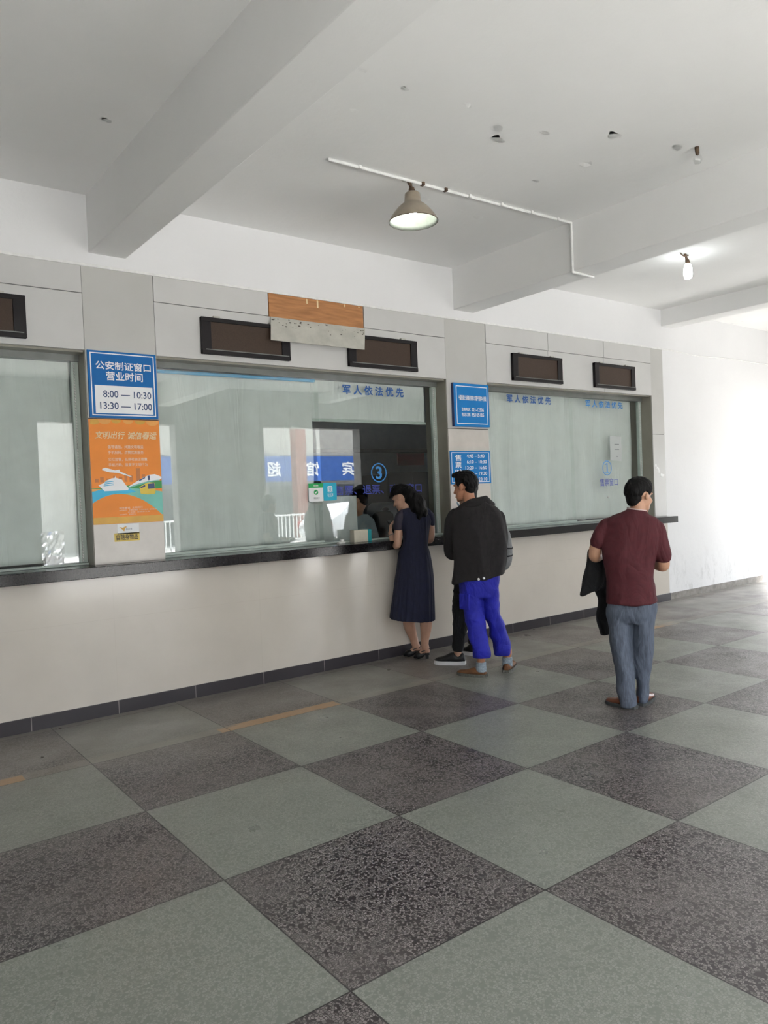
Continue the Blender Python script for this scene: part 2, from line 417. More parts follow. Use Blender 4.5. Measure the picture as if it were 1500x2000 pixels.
# ------------------------------------------------------------------ lettering
def glyphs(body, bold=.0, shear=0):
    c = bpy.data.curves.new('t', 'FONT'); c.body = body; c.offset = bold; c.shear = shear; c.resolution_u = 3
    o = bpy.data.objects.new('t', c); COL.objects.link(o); bpy.context.view_layer.update()
    dg = bpy.context.evaluated_depsgraph_get(); me = bpy.data.meshes.new_from_object(o.evaluated_get(dg))
    bpy.data.objects.remove(o); bpy.data.curves.remove(c)
    return me
def lettering(body, x0, x1, z0, z1, y, m, parent, bold=.0, name='lettering', shear=0, flip=False):
    """text filling the box x0..x1, z0..z1 on a plane facing -y (or +y when flip)"""
    me = glyphs(body, 0, shear)
    xs = [v.co.x for v in me.vertices]; ys = [v.co.y for v in me.vertices]
    ax, bx, ay, by = min(xs), max(xs), min(ys), max(ys)
    for v in me.vertices:
        tx = (v.co.x - ax) / (bx - ax); tz = (v.co.y - ay) / (by - ay)
        v.co = Vector((x1 + (x0 - x1) * tx if flip else x0 + (x1 - x0) * tx, y, z0 + (z1 - z0) * tz))
    if bold:                      # heavier strokes: the same outline printed again a hair to each side
        sx = bold * (x1 - x0) / (bx - ax); sz = bold * (z1 - z0) / (by - ay); bm = BM()
        for k in range(9):
            a = k * PI / 4; r = 0 if k == 8 else 1; n0 = len(bm.verts); bm.from_mesh(me); bm.verts.ensure_lookup_table()
            for v in bm.verts[n0:]: v.co += Vector((sx * r * math.cos(a), (1 if flip else -1) * .00006 * k, sz * r * math.sin(a)))
        bm.to_mesh(me); bm.free()
    return put(name, me, m, parent)
class Board:
    """flat graphics laid out on a board, u to the right and v downwards"""
    def __init__(s, parent, x0, x1, z0, z1, y): s.p, s.x0, s.x1, s.z0, s.z1, s.y = parent, x0, x1, z0, z1, y
    def xz(s, u, v): return (s.x0 + (s.x1 - s.x0) * u, s.z1 - (s.z1 - s.z0) * v)
    def poly(s, name, uv, m, k=1):
        return put(name, prism(BM(), [s.xz(*q) for q in uv], s.y - .0007 * k, s.y - .0007 * k + .0006), m, s.p)
    def rect(s, name, u0, u1, v0, v1, m, k=1): return s.poly(name, [(u0, v1), (u1, v1), (u1, v0), (u0, v0)], m, k)
    def text(s, body, u0, u1, v0, v1, m, k=2, bold=.012, name='lettering', shear=0):
        a = s.xz(u0, v1); b = s.xz(u1, v0)
        return lettering(body, a[0], b[0], a[1], b[1], s.y - .0007 * k - .0004, m, s.p, bold, name, shear)
    def border(s, name, u0, u1, v0, v1, t, m, k=1):
        bm = BM(); tu = t / (s.x1 - s.x0); tv = t / (s.z1 - s.z0)
        for a, b, c, d in ((u0, u1, v0, v0 + tv), (u0, u1, v1 - tv, v1), (u0, u0 + tu, v0 + tv, v1 - tv), (u1 - tu, u1, v0 + tv, v1 - tv)):
            prism(bm, [s.xz(a, d), s.xz(b, d), s.xz(b, c), s.xz(a, c)], s.y - .0007 * k, s.y - .0007 * k + .0006)
        return put(name, bm, m, s.p)

# ------------------------------------------------------------------ the hall shell
struct('floor', box(BM(), XL, XR + .3, YF - .3, YW + .1, -.12, 0), M['floor'])
ce = struct('ceiling', box(BM(), XL, XR + .3, YF - .3, 10.2, ZC, ZC + .15), M['ceil'])
for i, (x0, x1, zb) in enumerate(((-5.80, -5.51, 3.56), (-2.0, -1.71, 3.56), (1.785, 2.075, 3.56), (5.565, 5.865, 3.56), (9.435, 9.715, 3.775))):
    struct('trim_beam_%d' % (i + 1), box(BM(), x0, x1, YF, 5.985, zb, ZC + .01, .008), M['beam'])
# white wall over and beside the ticket counter
bm = BM(); box(bm, XL, 9.40, 5.975, 6.25, 3.44, ZC + .02); box(bm, 9.40, XR, 5.975, 6.25, .09, ZC + .02)
box(bm, XL, -2.06, 5.975, 6.25, 0, 3.44)
struct('wall_back', bm, M['white'])
struct('baseboard_right', box(BM(), 9.41, XR, 5.968, 6.25, -.02, .09), M['screed'])
# street side wall with its doorways
bm = BM(); xs = [XL] + [q for d in DOORS for q in d] + [XR]
for a, b in zip(xs[::2], xs[1::2]): box(bm, a, b, YF - .3, YF, -.02, ZC + .02)
for (a, b), h in zip(DOORS, HEADS): box(bm, a, b, YF - .3, YF, h, ZC + .02)
struct('wall_front', bm, plaster('street_side_wall_shaded', (.30, .29, .28), spots=.3))  # backlit shade put into the wall colour, so its mirror image stays dark
struct('wall_left', box(BM(), XL - .3, XL, YF - .3, 6.25, -.02, ZC + .02), M['hall'])
bm = BM(); box(bm, XR, XR + .3, YF - .3, EY0, -.02, EZ); box(bm, XR, XR + .3, EY1, 6.25, -.02, EZ); box(bm, XR, XR + .3, YF - .3, 6.25, EZ, ZC + .02)
struct('wall_right', bm, M['hall'])
# counter dado, skirting, ledge
struct('wall_counter', box(BM(), -2.06, 9.405, YW, 6.3, .10, 1.08), M['cream'])
struct('baseboard_back', box(BM(), -2.06, 9.412, YW - .012, 6.2, -.01, .102, .003), M['skirt'])
bm = box(BM(), -2.055, 9.400, 5.80, 6.30, 1.0805, 1.165, .004); box(bm, 9.396, 9.425, 5.80, 5.972, 1.0805, 1.165, .004)
tag(put('counter_ledge', bm, M['granite']),
    'long black granite ledge running under all the ticket windows', 'counter ledge')
# pillars between the windows
PIL = [(-2.06, -1.5), (1.715, 2.270), (5.400, 6.000), (9.120, 9.400)]
for i, (a, b) in enumerate(PIL):
    o = struct('trim_pillar_%d' % (i + 1), box(BM(), a, b, YW, 6.30, 2.293, 3.45, .003), M['pill'])
    put('lower_slab', box(BM(), a, b, YW, 6.30, 1.165, 2.287, .003), M['marble'] if i < 3 else M['pill'], o)
    put('joint', box(BM(), a + .004, b - .004, YW + .006, 6.29, 2.28, 2.30), M['gap'], o)
    for x0, x1 in ((a - .004, a), (b, b + .004)):
        if 0 < i: put('reveal', box(BM(), x0, x1, YW + .012, 6.3, 1.166, 2.805), M['reveal'], o)
    if i == 3:
        bmq = BM()
        for k in range(7):
            q = ony(1281 + k * 2.4 + random.uniform(-1, 1), 912 + k * 2.6 + random.uniform(-5, 5), YW - .0006)
            prism(bmq, [(q.x + .02 * math.cos(a_) * random.uniform(.5, 1.6), q.z + .022 * math.sin(a_) * random.uniform(.5, 1.5)) for a_ in [j * PI / 4 for j in range(8)]], YW - .0012 - .0003 * k, YW - .0003)
        put('paint_mark', bmq, M['whitep'], o)
# fascia panels over the windows: upper strip and lower strip with seams
WIN = [(-1.5, 1.715), (2.270, 5.400), (6.000, 9.120)]
SEAM = [[(-1.5, 1.715)], [(2.270, 3.312), (3.312, 4.352), (4.352, 5.400)], [(6.0, 7.035), (7.035, 8.097), (8.097, 9.120)]]
for i, (a, b) in enumerate(WIN):
    o = struct('trim_fascia_%d' % (i + 1), box(BM(), a + .003, b - .003, YW + .02, 6.12, 2.815, 3.447), M['gap'])
    for j, (c, d) in enumerate(SEAM[i]):
        if (i, j) == (1, 1): continue          # this strip has come off: plywood shows
        put('upper_panel', box(BM(), c + .003, d - .003, YW - .004, YW + .03, 3.243, 3.447, .002), M['clad'], o)
    lower = [(a, b)] if i < 2 else [(6.0, 7.03), (7.03, 8.09), (8.09, 9.12)]
    for c, d in lower: put('lower_panel', box(BM(), c + .002, d - .002, YW - .002, YW + .03, 2.81, 3.238, .002), M['clad'], o)
    put('soffit', box(BM(), a + .003, b - .003, YW + .03, 6.3, 2.795, 2.813), M['reveal'], o)
# trunking along the top of the cladding
struct('trim_trunking', box(BM(), -2.06, 9.40, 5.940, 5.98, 3.447, 3.468, .003), M['pipe'])
pts = [(Vector((9.38, 5.972, 3.462)), .009)] + [(ony(px, py, 5.970), .007) for px, py in ((1310, 684), (1330, 688), (1355, 694), (1380, 697), (1410, 699), (1440, 703), (1470, 708), (1500, 712))]
pts.append((Vector((XR - .05, 5.97, 3.47)), .007))
tag(put('cable', tube(BM(), pts, 8, 3), M['pipe'], None, True), 'thin white cable sagging along the upper part of the bare white wall', 'cable')

# ------------------------------------------------------------------ windows
def window(n, a, b):
    o = thing('window_%d' % n, ((a + b) / 2, YG, 1.165), kind='structure')
    bm = BM()
    box(bm, a + .004, b - .004, YG - .03, YG + .05, 2.745, 2.795)
    box(bm, a + .004, a + .03, YG - .02, YG + .03, 1.175, 2.745); 
    put('top_track', bm, M['alu'], o)
    put('bottom_track', box(BM(), a + .006, b - .006, YG - .045, YG + .04, 1.1655, 1.182, .003), M['gframe'], o)
    put('jamb', box(BM(), b - .062, b - .005, YG - .012, YG + .03, 1.183, 2.745, .003), M['gframe'], o)
    return o
W1 = window(1, *WIN[0]); W2 = window(2, *WIN[1]); W3 = window(3, *WIN[2])
def pane(o, a, b, z0, z1, y): return put('pane', box(BM(), a, b, y, y + .008, z0, z1), M['glass'], o)
pane(W1, -1.47, .1, 1.183, 2.745, YG - .012); pane(W1, .06, 1.65, 1.183, 2.745, YG + .004)
pane(W2, 2.30, 3.90, 1.183, 2.745, YG - .012); pane(W2, 3.87, 5.338, 1.183, 2.745, YG + .004)
pane(W3, 6.03, 7.66, 1.183, 2.745, YG - .012); pane(W3, 7.62, 9.058, 1.183, 2.745, YG + .004)
put('sliding_rail', box(BM(), 2.30, 3.90, YG - .03, YG - .002, 1.183, 1.205, .003), M['gframe'], W2)
put('sliding_rail', box(BM(), 6.03, 7.66, YG - .03, YG - .002, 1.183, 1.202, .003), M['gframe'], W3)
for q, (xx) in ((W2, 5.352), (W3, 9.075), (W1, 1.672)):
    bm = BM()
    for k in range(70): ell(bm, Matrix.Translation((xx, YG - .02, 1.2 + k * .022)), (0, 0, 0), (.0055, .0055, .0085), 8, 5)
    put('bead_chain', bm, M['whitep'], q, True)
yl = YG - .0135
def L(body, p0, p1, m, o, y, bold=.012, name='lettering'):
    a = ony(*p0, y); b = ony(*p1, y); lettering(body, a.x, b.x, b.z, a.z, y, m, o, bold, name)
lettering('军 人 依 法 优 先', 4.200, 4.958, 2.620, 2.712, YG + .0025, M['inkb'], W2, .03)
lettering('军 人 依 法 优 先', 6.485, 7.250, 2.632, 2.722, yl, M['inkb'], W3, .03)
lettering('军 人 依 法 优 先', 7.945, 8.720, 2.636, 2.722, YG + .0025, M['inkb2'], W3, .03)
def digit_ring(d, cx, cz, r, y, o):
    bm = BM(); n = 40
    for ro, ri in ((r, r - .012),):
        vo = [[bm.verts.new((cx + q * math.cos(2 * PI * i / n), yy, cz + q * math.sin(2 * PI * i / n))) for i in range(n)] for q, yy in ((ro, y), (ri, y), (ri, y + .0006), (ro, y + .0006))]
        for k in range(4):
            for i in range(n):
                A, B = vo[k], vo[(k + 1) % 4]; bm.faces.new((A[i], A[(i + 1) % n], B[(i + 1) % n], B[i]))
    put('number_ring', bm, M['inkb2'], o)
    if d == '1':
        bm = BM(); prism(bm, [(cx - .42 * r, cz - .62 * r), (cx + .42 * r, cz - .62 * r), (cx + .42 * r, cz - .52 * r), (cx + .12 * r, cz - .50 * r), (cx + .12 * r, cz + .66 * r), (cx + .02 * r, cz + .66 * r), (cx - .38 * r, cz + .50 * r), (cx - .36 * r, cz + .42 * r), (cx - .10 * r, cz + .48 * r), (cx - .10 * r, cz - .50 * r), (cx - .42 * r, cz - .52 * r)], y, y + .0006)
        put('window_number', bm, M['inkb2'], o); return
    lettering(d, cx - r * (.36 if d != '1' else .2), cx + r * (.36 if d != '1' else .2), cz - r * .62, cz + r * .62, y, M['inkb2'], o, .02, 'window_number')
digit_ring('3', 4.600, 1.842, .098, YG + .0025, W2)
lettering('售票、退票、改签窗口', 4.06, 5.155, 1.628, 1.722, YG + .0025, M['inkp'], W2, .010)
digit_ring('1', 8.343, 1.848, .098, YG + .0025, W3)
lettering('售票窗口', 8.184, 8.563, 1.612, 1.712, YG + .0025, M['inkp'], W3, .010)

# cards, notes and small things on the glass
def plate(name, x0, x1, z0, z1, y, th, m, label, cat, group=None, r=.012):
    t = thing(name, ((x0 + x1) / 2, y, z0), label, cat, group)
    pts = []
    for cx, cz, a0 in ((x1 - r, z1 - r, 0), (x0 + r, z1 - r, 90), (x0 + r, z0 + r, 180), (x1 - r, z0 + r, 270)):
        pts += [(cx + r * math.cos(math.radians(a0 + k * 22.5)), cz + r * math.sin(math.radians(a0 + k * 22.5))) for k in range(5)]
    put('card', prism(BM(), pts, y - th, y), m, t)
    return t, Board(t, x0, x1, z0, z1, y - th)
yc = YG - .0125
t, b = plate('payment_card', 3.750, 3.911, 1.578, 1.750, yc, .004, M['signw'], 'white mobile payment card with a green header and green tick', 'card', 'payment cards on the glass')
b.rect('header', .0, 1, .0, .24, M['green']); b.text('推荐使用', .34, .66, .08, .17, M['signw'])
b.poly('tick_disc', [(.5 + .15 * math.cos(i * PI / 14), .49 + .14 * math.sin(i * PI / 14)) for i in range(28)][::-1], M['green'])
b.poly('tick', [(.41, .49), (.44, .455), (.48, .505), (.575, .405), (.6, .44), (.48, .565)][::-1], M['signw'], 2)
b.text('微信支付', .32, .72, .76, .86, M['greyp'])
t, b = plate('payment_card', 3.914, 4.065, 1.582, 1.752, yc, .004, M['cyan'], 'bright cyan mobile payment card right of the green and white one', 'card', 'payment cards on the glass')
b.poly('logo_square', [(.32, .5), (.36, .54), (.64, .54), (.68, .5), (.68, .22), (.64, .18), (.36, .18), (.32, .22)], M['signw']); b.text('支', .38, .63, .22, .5, M['cyan'])
b.text('支付宝', .28, .72, .59, .72, M['signw']); b.text('ALIPAY', .32, .68, .745, .79, M['signw'])
t = thing('paper_notice', (8.53, YG + .003, 1.93), 'small white paper notice taped inside the rightmost window', 'notice')
bm = BM(); n = 10
rows = [[bm.verts.new((8.412 + .243 * i / n, YG - .0015 - .0025 - .006 * abs(math.sin(j * .5)) * (i / n), 1.936 + .325 * j / 8 + .012 * (1 - i / n))) for i in range(n + 1)] for j in range(9)]
for j in range(8):
    for i in range(n): bm.faces.new((rows[j][i], rows[j][i + 1], rows[j + 1][i + 1], rows[j + 1][i]))
bmesh.ops.solidify(bm, geom=bm.faces[:], thickness=.001)
put('sheet', bm, M['paper'], t)
b = Board(t, 8.412, 8.655, 1.936, 2.27, YG - .012)
for u0, u1, v0 in ((.35, .75, .32), (.35, .75, .52), (.5, .62, .8)): b.rect('printed_line', u0, u1, v0, v0 + .03, M['greyp'])
tag(put('ventilation_stud', ell(BM(), Matrix.Translation(ony(1188, 971, YG - .008)), (0, 0, 0), (.014, .012, .014)), M['whitep'], None, True),
    'tiny white round knob on the rightmost glass pane', 'knob')
bm = BM(); q = ony(667, 1062, 5.98)
box(bm, q.x - .04, q.x + .035, q.y - .02, q.y + .02, 1.166, 1.186, .004); box(bm, q.x - .012, q.x + .025, q.y - .016, q.y + .016, 1.186, 1.208, .006)
tag(put('rail_clip', bm, M['whitep']), 'small white plastic clip lying on the black ledge before the middle window', 'clip')
t = thing('pill_box', (4.28, 6.03, 1.166), 'small cream cardboard box with a teal end standing on the ledge', 'box')
put('carton', box(BM(), 4.165, 4.330, 5.99, 6.065, 1.166, 1.285, .002), M['card'], t)
put('printed_end', box(BM(), 4.3305, 4.372, 5.989, 6.066, 1.166, 1.285, .002), M['teal'], t)
t = thing('taped_sheet', (1.46, YG - .013, 1.16), 'crumpled white sheet in clear plastic taped low on the leftmost window', 'sheet')
bm = BM()
rows = [[bm.verts.new((1.375 + .165 * i / 8, YG - .014 - .012 * abs(noise.noise(Vector((i * .6, j * .7, 3)))), 1.168 + .27 * j / 10)) for i in range(9)] for j in range(11)]
for j in range(10):
    for i in range(8): bm.faces.new((rows[j][i], rows[j][i + 1], rows[j + 1][i + 1], rows[j + 1][i]))
bmesh.ops.solidify(bm, geom=bm.faces[:], thickness=.0008)
put('plastic_sleeve', bm, M['clear'], t)
put('paper', prism(BM(), [(1.40, 1.17), (1.53, 1.168), (1.535, 1.235), (1.40, 1.265)], YG - .0135, YG - .0128), M['paper'], t)

# ------------------------------------------------------------------ curtains
def curtain(x0, x1, z0, z1, y, seed, amp, label, nf=6, group='pale green curtains behind the glass'):
    t = thing('curtain', ((x0 + x1) / 2, y, z0), label, 'curtain', group)
    bm = BM(); nx, nz = 120, 26
    def P(i, j, s):
        u = i / nx; v = j / nz; x = x0 + (x1 - x0) * u
        a = 1.7 * amp * (.35 + .65 * (1 - v) ** .8)
        d = a * (.5 * math.sin(u * nf * 2 * PI + 1.5 * noise.noise(Vector((u * 3, seed, v * .8)))) + .9 * noise.noise(Vector((u * 7 + v * .5, seed * 3, v * 1.1))))
        return bm.verts.new((x + .01 * noise.noise(Vector((seed, v * 3, u))), y + s + d + 1.6 * amp, z0 + (z1 - z0) * v + (.006 * noise.noise(Vector((u * 14, seed, 0))) if j == 0 else 0)))
    A = [[P(i, j, 0) for i in range(nx + 1)] for j in range(nz + 1)]; B = [[P(i, j, .003) for i in range(nx + 1)] for j in range(nz + 1)]
    for j in range(nz):
        for i in range(nx):
            bm.faces.new((A[j][i], A[j][i + 1], A[j + 1][i + 1], A[j + 1][i])); bm.faces.new((B[j][i], B[j + 1][i], B[j + 1][i + 1], B[j][i + 1]))
    for i in range(nx):
        for j in (0, nz): bm.faces.new((A[j][i], B[j][i], B[j][i + 1], A[j][i + 1]))
    for j in range(nz):
        for i in (0, nx): bm.faces.new((A[j][i], A[j + 1][i], B[j + 1][i], B[j][i]))
    put('cloth', bm, M['curtain'], t, True)
    return t
CY = YG + .035
curtain(-1.48, 1.655, 1.20, 2.79, CY, 1.3, .006, 'flat pale green curtain filling the leftmost window', 3)
t = curtain(2.29, 3.875, 1.195, 2.76, CY, 2.7, .020, 'pale green curtain with a blue roller along its top, left of the open pane', 5)
put('blue_roller', tube(BM(), [(Vector((2.29, CY - .012, 2.722)), .016), (Vector((3.88, CY - .012, 2.730)), .016)], 12, 1), M['bluebar'], t, True)
t = curtain(3.855, 5.318, 2.375, 2.80, CY + .045, 4.1, .014, 'short pale green curtain rolled up above the clear pane', 4)
put('hem_bar', box(BM(), 3.860, 5.320, CY + .045, CY + .075, 2.350, 2.378, .004), M['gframe'], t)
curtain(6.02, 7.605, 1.19, 2.79, CY, 5.9, .024, 'wide pale green curtain in the left half of the rightmost window', 4)
curtain(7.585, 9.045, 1.19, 2.79, CY + .05, 8.3, .022, 'pale green curtain behind the pane with the paper notice', 3)

# ------------------------------------------------------------------ message displays
def display(x0, x1, label):
    t = thing('message_display', ((x0 + x1) / 2, YW, 2.855), label, 'display', 'black framed message displays over the windows')
    z0, z1, y0, y1 = 2.853, 3.160, YW - .04, YW - .003
    bm = BM()
    box(bm, x0, x0 + .085, y0, y1, z0, z1, .004); box(bm, x1 - .085, x1, y0, y1, z0, z1, .004)
    box(bm, x0, x1, y0 - .002, y1, z1 - .035, z1, .003); box(bm, x0, x1, y0 - .004, y1, z0, z0 + .035, .003)
    put('frame', bm, M['frame'], t)
    put('screen', box(BM(), x0 + .08, x1 - .08, y0 + .012, y1, z0 + .03, z1 - .03), M['led'], t)
    put('lower_lip', box(BM(), x0 + .03, x1 - .02, y0 - .007, y0 - .003, z0 + .034, z0 + .041), M['alu'], t)
    for k in (.17, .80):
        xx = x0 + (x1 - x0) * k
        put('bracket', box(BM(), xx - .03, xx + .03, y0 + .005, y1, z1 - .004, z1 + .016, .002), M['flap'], t)
display(.47, 1.305, 'dark message display at the far left above the leftmost window')
display(2.655, 3.499, 'dark message display left of the hanging loose sheet')
display(4.140, 4.985, 'dark message display right of the hanging loose sheet')
display(6.390, 7.245, 'dark message display between the short blue notice pillar and the last display')
display(7.865, 8.710, 'rightmost dark message display, nearest the bare white wall')

# plywood patch and the sheet that came off
t = thing('plywood_patch', (3.83, YW, 3.24), 'orange plywood strip showing where a fascia panel fell off', 'board')
put('board', box(BM(), 3.318, 4.346, YW - .002, YW + .02, 3.235, 3.446), M['board'], t)
bm = BM()
for u, hh, ww in ((.38, .05, .012), (.49, .075, .016), (.79, .03, .01), (.95, .02, .012)): put('glue_strip', box(BM(), 3.318 + 1.028 * u, 3.318 + 1.028 * u + ww, YW - .004, YW - .0015, 3.446 - hh, 3.440), M['cream_ink'], t)
t = thing('loose_panel', (3.84, 5.90, 3.03), 'dirty pale sheet hanging loose below the orange plywood strip', 'panel')
bm = BM()
a, b_, c, d = Vector((3.322, YW - .02, 3.232)), Vector((4.350, YW - .02, 3.228)), ony(712, 683, 5.85), ony(529, 664, 5.85)
nrm = (b_ - a).cross(d - a).normalized(); nrm = nrm if nrm.y < 0 else -nrm
v = [bm.verts.new(q + nrm * .002) for q in (a, b_, c, d)] + [bm.verts.new(q - nrm * .002) for q in (a, b_, c, d)]
bm.faces.new(v[:4]); bm.faces.new(v[7:3:-1])
for i in range(4): bm.faces.new((v[i], v[(i + 1) % 4], v[4 + (i + 1) % 4], v[4 + i]))
put('sheet', bm, M['flap'], t)
bm = BM(); rnd = random.Random(5)
for k in range(34):
    u = rnd.random() ** 1.2; vv = abs(rnd.gauss(0, .22)) + .05
    if vv > .8: continue
    q = (a + (b_ - a) * u) * (1 - vv) + (d + (c - d) * u) * vv + nrm * .0032
    r_ = rnd.uniform(.003, .010)
    bm.faces.new([bm.verts.new(q + (b_ - a).normalized() * (r_ * 1.6 * math.cos(j * PI / 3) * rnd.uniform(.6, 1.2)) + (d - a).normalized() * (r_ * .8 * math.sin(j * PI / 3))) for j in range(6)])
tag(put('grime', bm, M['dirt'], t), kind='stuff')

# ------------------------------------------------------------------ signs and poster
def signboard(x0, x1, z0, z1, th, m, label, edge=None):
    t = thing('sign_board', ((x0 + x1) / 2, YW, z0), label, 'sign')
    put('board', box(BM(), x0, x1, YW - th, YW - .001, z0, z1, .002), m, t)
    return t, Board(t, x0, x1, z0, z1, YW - th)
t, b = signboard(1.727, 2.262, 2.296, 2.812, .012, M['blue'], 'blue and white office hours sign reading 8:00 to 10:30 above the orange poster')
b.border('border', .035, .965, .03, .965, .008, M['signw']); b.rect('time_panel', .085, .925, .515, .93, M['signw'])
b.text('公安制证窗口', .11, .91, .155, .275, M['signw'], bold=.016); b.text('营业时间', .255, .785, .305, .435, M['signw'], bold=.016)
b.text('8:00 — 10:30', .20, .90, .59, .69, M['signb'], bold=.014); b.text('13:30 — 17:00', .15, .905, .765, .865, M['signb'], bold=.014)
t, b = signboard(5.468, 5.988, 2.310, 2.772, .035, M['blue2'], 'square blue sign with two phone numbers, upper one on the middle pillar')
put('side_edge', box(BM(), 5.461, 5.4675, YW - .034, YW - .001, 2.310, 2.772), M['blued'], t)
b.border('border', .06, .95, .06, .94, .008, M['signw'])
b.text('中国铁路上海局集团有限公司客户服务中心热线', .13, .91, .275, .39, M['signw'], bold=.02)
for k, (s1, s2) in enumerate((('咨询电话：', '021-12306'), ('电话订票：', '95105105'))):
    b.text(s1, .2, .45, .56 + .12 * k, .64 + .12 * k, M['signw'], bold=.016); b.text(s2, .485, .83, .56 + .12 * k, .64 + .12 * k, M['signw'], bold=.025)
t, b = signboard(5.404, 6.003, 1.697, 2.052, .010, M['blue2'], 'blue ticket selling hours sign partly behind the man in the dark jacket')
b.border('border', .03, .965, .045, .955, .007, M['signw'])
for k, ch in enumerate('售票时间'): b.text(ch, .115, .265, .12 + k * .215, .30 + k * .215, M['signw'], bold=.016)
for k, (u0, u1, s) in enumerate(((.40, .84, '4:45 – 5:40'), (.40, .895, '6:10 – 10:30'), (.36, .895, '13:20 – 16:50'), (.36, .895, '17:20 – 19:30'), (.36, .895, '19:50 – 23:10'))):
    b.text(s, u0, u1, .105 + k * .178, .205 + k * .178, M['signw'], bold=.016)
t = thing('poster', (1.99, YW, 1.474), 'orange travel campaign poster with ship, train and bus on the left pillar', 'poster')
X0, X1, Z0, Z1 = 1.716, 2.266, 1.476, 2.286
put('sheet', box(BM(), X0, X1, YW - .003, YW - .0005, Z0, Z1), M['orange'], t)
b = Board(t, X0, X1, Z0, Z1, YW - .003)
def wave(y0, y1, m, name, k, fn_top, fn_bot, n=24):
    b.poly(name, [(i / n, fn_bot(i / n)) for i in range(n + 1)] + [(i / n, fn_top(i / n)) for i in range(n, -1, -1)], m, k)
for i, (u, r, mm) in enumerate(((.07, .10, 'gold'), (.22, .09, 'orangel'), (.38, .07, 'gold'), (.55, .075, 'orangel'), (.72, .08, 'gold'), (.90, .10, 'orangel'))):
    pts = [(u + r * math.cos(j * PI / 12), .004 + r * .5 * math.sin(j * PI / 12)) for j in range(13)]
    pts = [q for q in pts if .004 < q[0] < .996]
    if pts[0][1] > .006: pts.insert(0, (pts[0][0], .003))
    if pts[-1][1] > .006: pts.append((pts[-1][0], .003))
    b.poly('cloud_scroll', pts, M[mm], 1 + i % 2)
wave(0, 1, M['gold'], 'lower_field', 1, lambda u: .90 - .02 * math.sin(u * 3), lambda u: .998)
for u0, h, wd in ((.12, .05, .05), (.2, .035, .06), (.3, .06, .035), (.38, .05, .05), (.46, .08, .04), (.53, .06, .05), (.63, .13, .055), (.71, .07, .05), (.8, .05, .05), (.05, .035, .05)): b.rect('skyline_tower', u0, u0 + wd, .60 - h, .60, M['city'], 1)
wave(0, 1, M['postgreen'], 'green_hill', 2, lambda u: .655 - .09 * max(0, u - .3), lambda u: .70 - .03 * u)
wave(0, 1, M['orangel'], 'sand_hill', 3, lambda u: .66 + .035 * u, lambda u: .80)
wave(0, 1, M['postteal'], 'teal_sea', 4, lambda u: .665 + .12 * max(0, u - .55) ** 1.4 + .06 * max(0, .35 - u), lambda u: .93)
b.poly('blue_sea', [(0, .885), (.08, .82), (.2, .765), (.33, .727), (.62, .70), (.5, .662), (.38, .645), (.2, .655), (0, .69)], M['postsky'], 5)
wave(0, 1, M['orange'], 'orange_mound', 6, lambda u: min(.955, .715 + .56 * (u - .36) ** 2 * (1.15 if u < .36 else 1)), lambda u: .957)
wave(0, 1, M['gold'], 'poster_foot', 7, lambda u: .935, lambda u: .998)
b.poly('airliner', [(.15, .485), (.155, .47), (.20, .462), (.33, .488), (.39, .480), (.40, .50), (.56, .548), (.555, .556), (.38, .515), (.25, .505)], M['signw'], 8)
b.poly('cruise_ship', [(.17, .685), (.09, .628), (.17, .606), (.20, .585), (.27, .565), (.32, .56), (.33, .54), (.34, .56), (.42, .578), (.46, .62), (.51, .665), (.50, .682)], M['signw'], 8)
for k in range(3): b.poly('deck_window', [(.16 + .01 * k, .632 - .018 * k), (.30, .622 - .017 * k), (.30, .629 - .017 * k), (.16 + .01 * k, .639 - .018 * k)][::-1], M['postsky'], 9)
b.poly('fast_train', [(.49, .655), (.60, .61), (.72, .565), (.82, .535), (.90, .53), (.98, .552), (1.0, .568), (.97, .585), (.80, .598), (.65, .62), (.52, .65)][::-1], M['signw'], 8)
b.poly('train_stripe', [(.50, .655), (.66, .62), (.80, .598), (.97, .585), (.97, .592), (.80, .612), (.66, .634), (.52, .660)][::-1], M['postteal'], 9)
b.poly('train_window', [(.66, .588), (.75, .558), (.755, .568), (.67, .597)], M['signb'], 9); b.poly('train_door', [(.79, .545), (.82, .543), (.825, .587), (.795, .59)], M['signb'], 9)
b.poly('tour_bus', [(.68, .72), (.665, .655), (.75, .622), (.80, .61), (.89, .615), (.90, .70), (.89, .725), (.78, .728)], M['yellow'], 8)
b.poly('bus_windscreen', [(.79, .625), (.885, .62), (.89, .672), (.79, .675)][::-1], M['signb'], 9); b.poly('bus_window', [(.68, .655), (.75, .632), (.75, .652), (.68, .668)], M['signb'], 9)
b.text('文明出行', .075, .495, .115, .185, M['cream_ink'], 3, .016, shear=.22); b.text('诚信春运', .535, .955, .115, .185, M['cream_ink'], 3, .016, shear=.22)
for s, u1, v0 in (('倡导诚信，共建文明春运', .75, .247), ('手机扫码，点赞优质服务', .75, .299), ('公众监督，弘扬社会正能量', .80, .367), ('手机扫码，监督不文明行为', .80, .419)): b.text(s, .245, u1, v0, v0 + .032, M['white_ink'], 3, .02)
for s, u0, u1, v0, h in (('诚信春运  文明同行', .36, .70, .842, .020), ('指导单位：交通运输部  中国民航局  国铁集团', .36, .90, .868, .013), ('公安部  全国总工会', .48, .80, .889, .012), ('主办单位：新闻中心', .36, .60, .909, .012)): b.text(s, u0, u1, v0, v0 + h, M['white_ink'], 9, .012)
t = thing('pillar_sticker', (2.02, YW, 1.40), 'small white sticker with an orange bird logo just under the poster', 'sticker')
q0, q1 = ony(229, 1024, YW), ony(272, 1041, YW)
put('sheet', box(BM(), q0.x, q1.x, YW - .0012, YW - .0003, q1.z, q0.z), M['paper'], t)
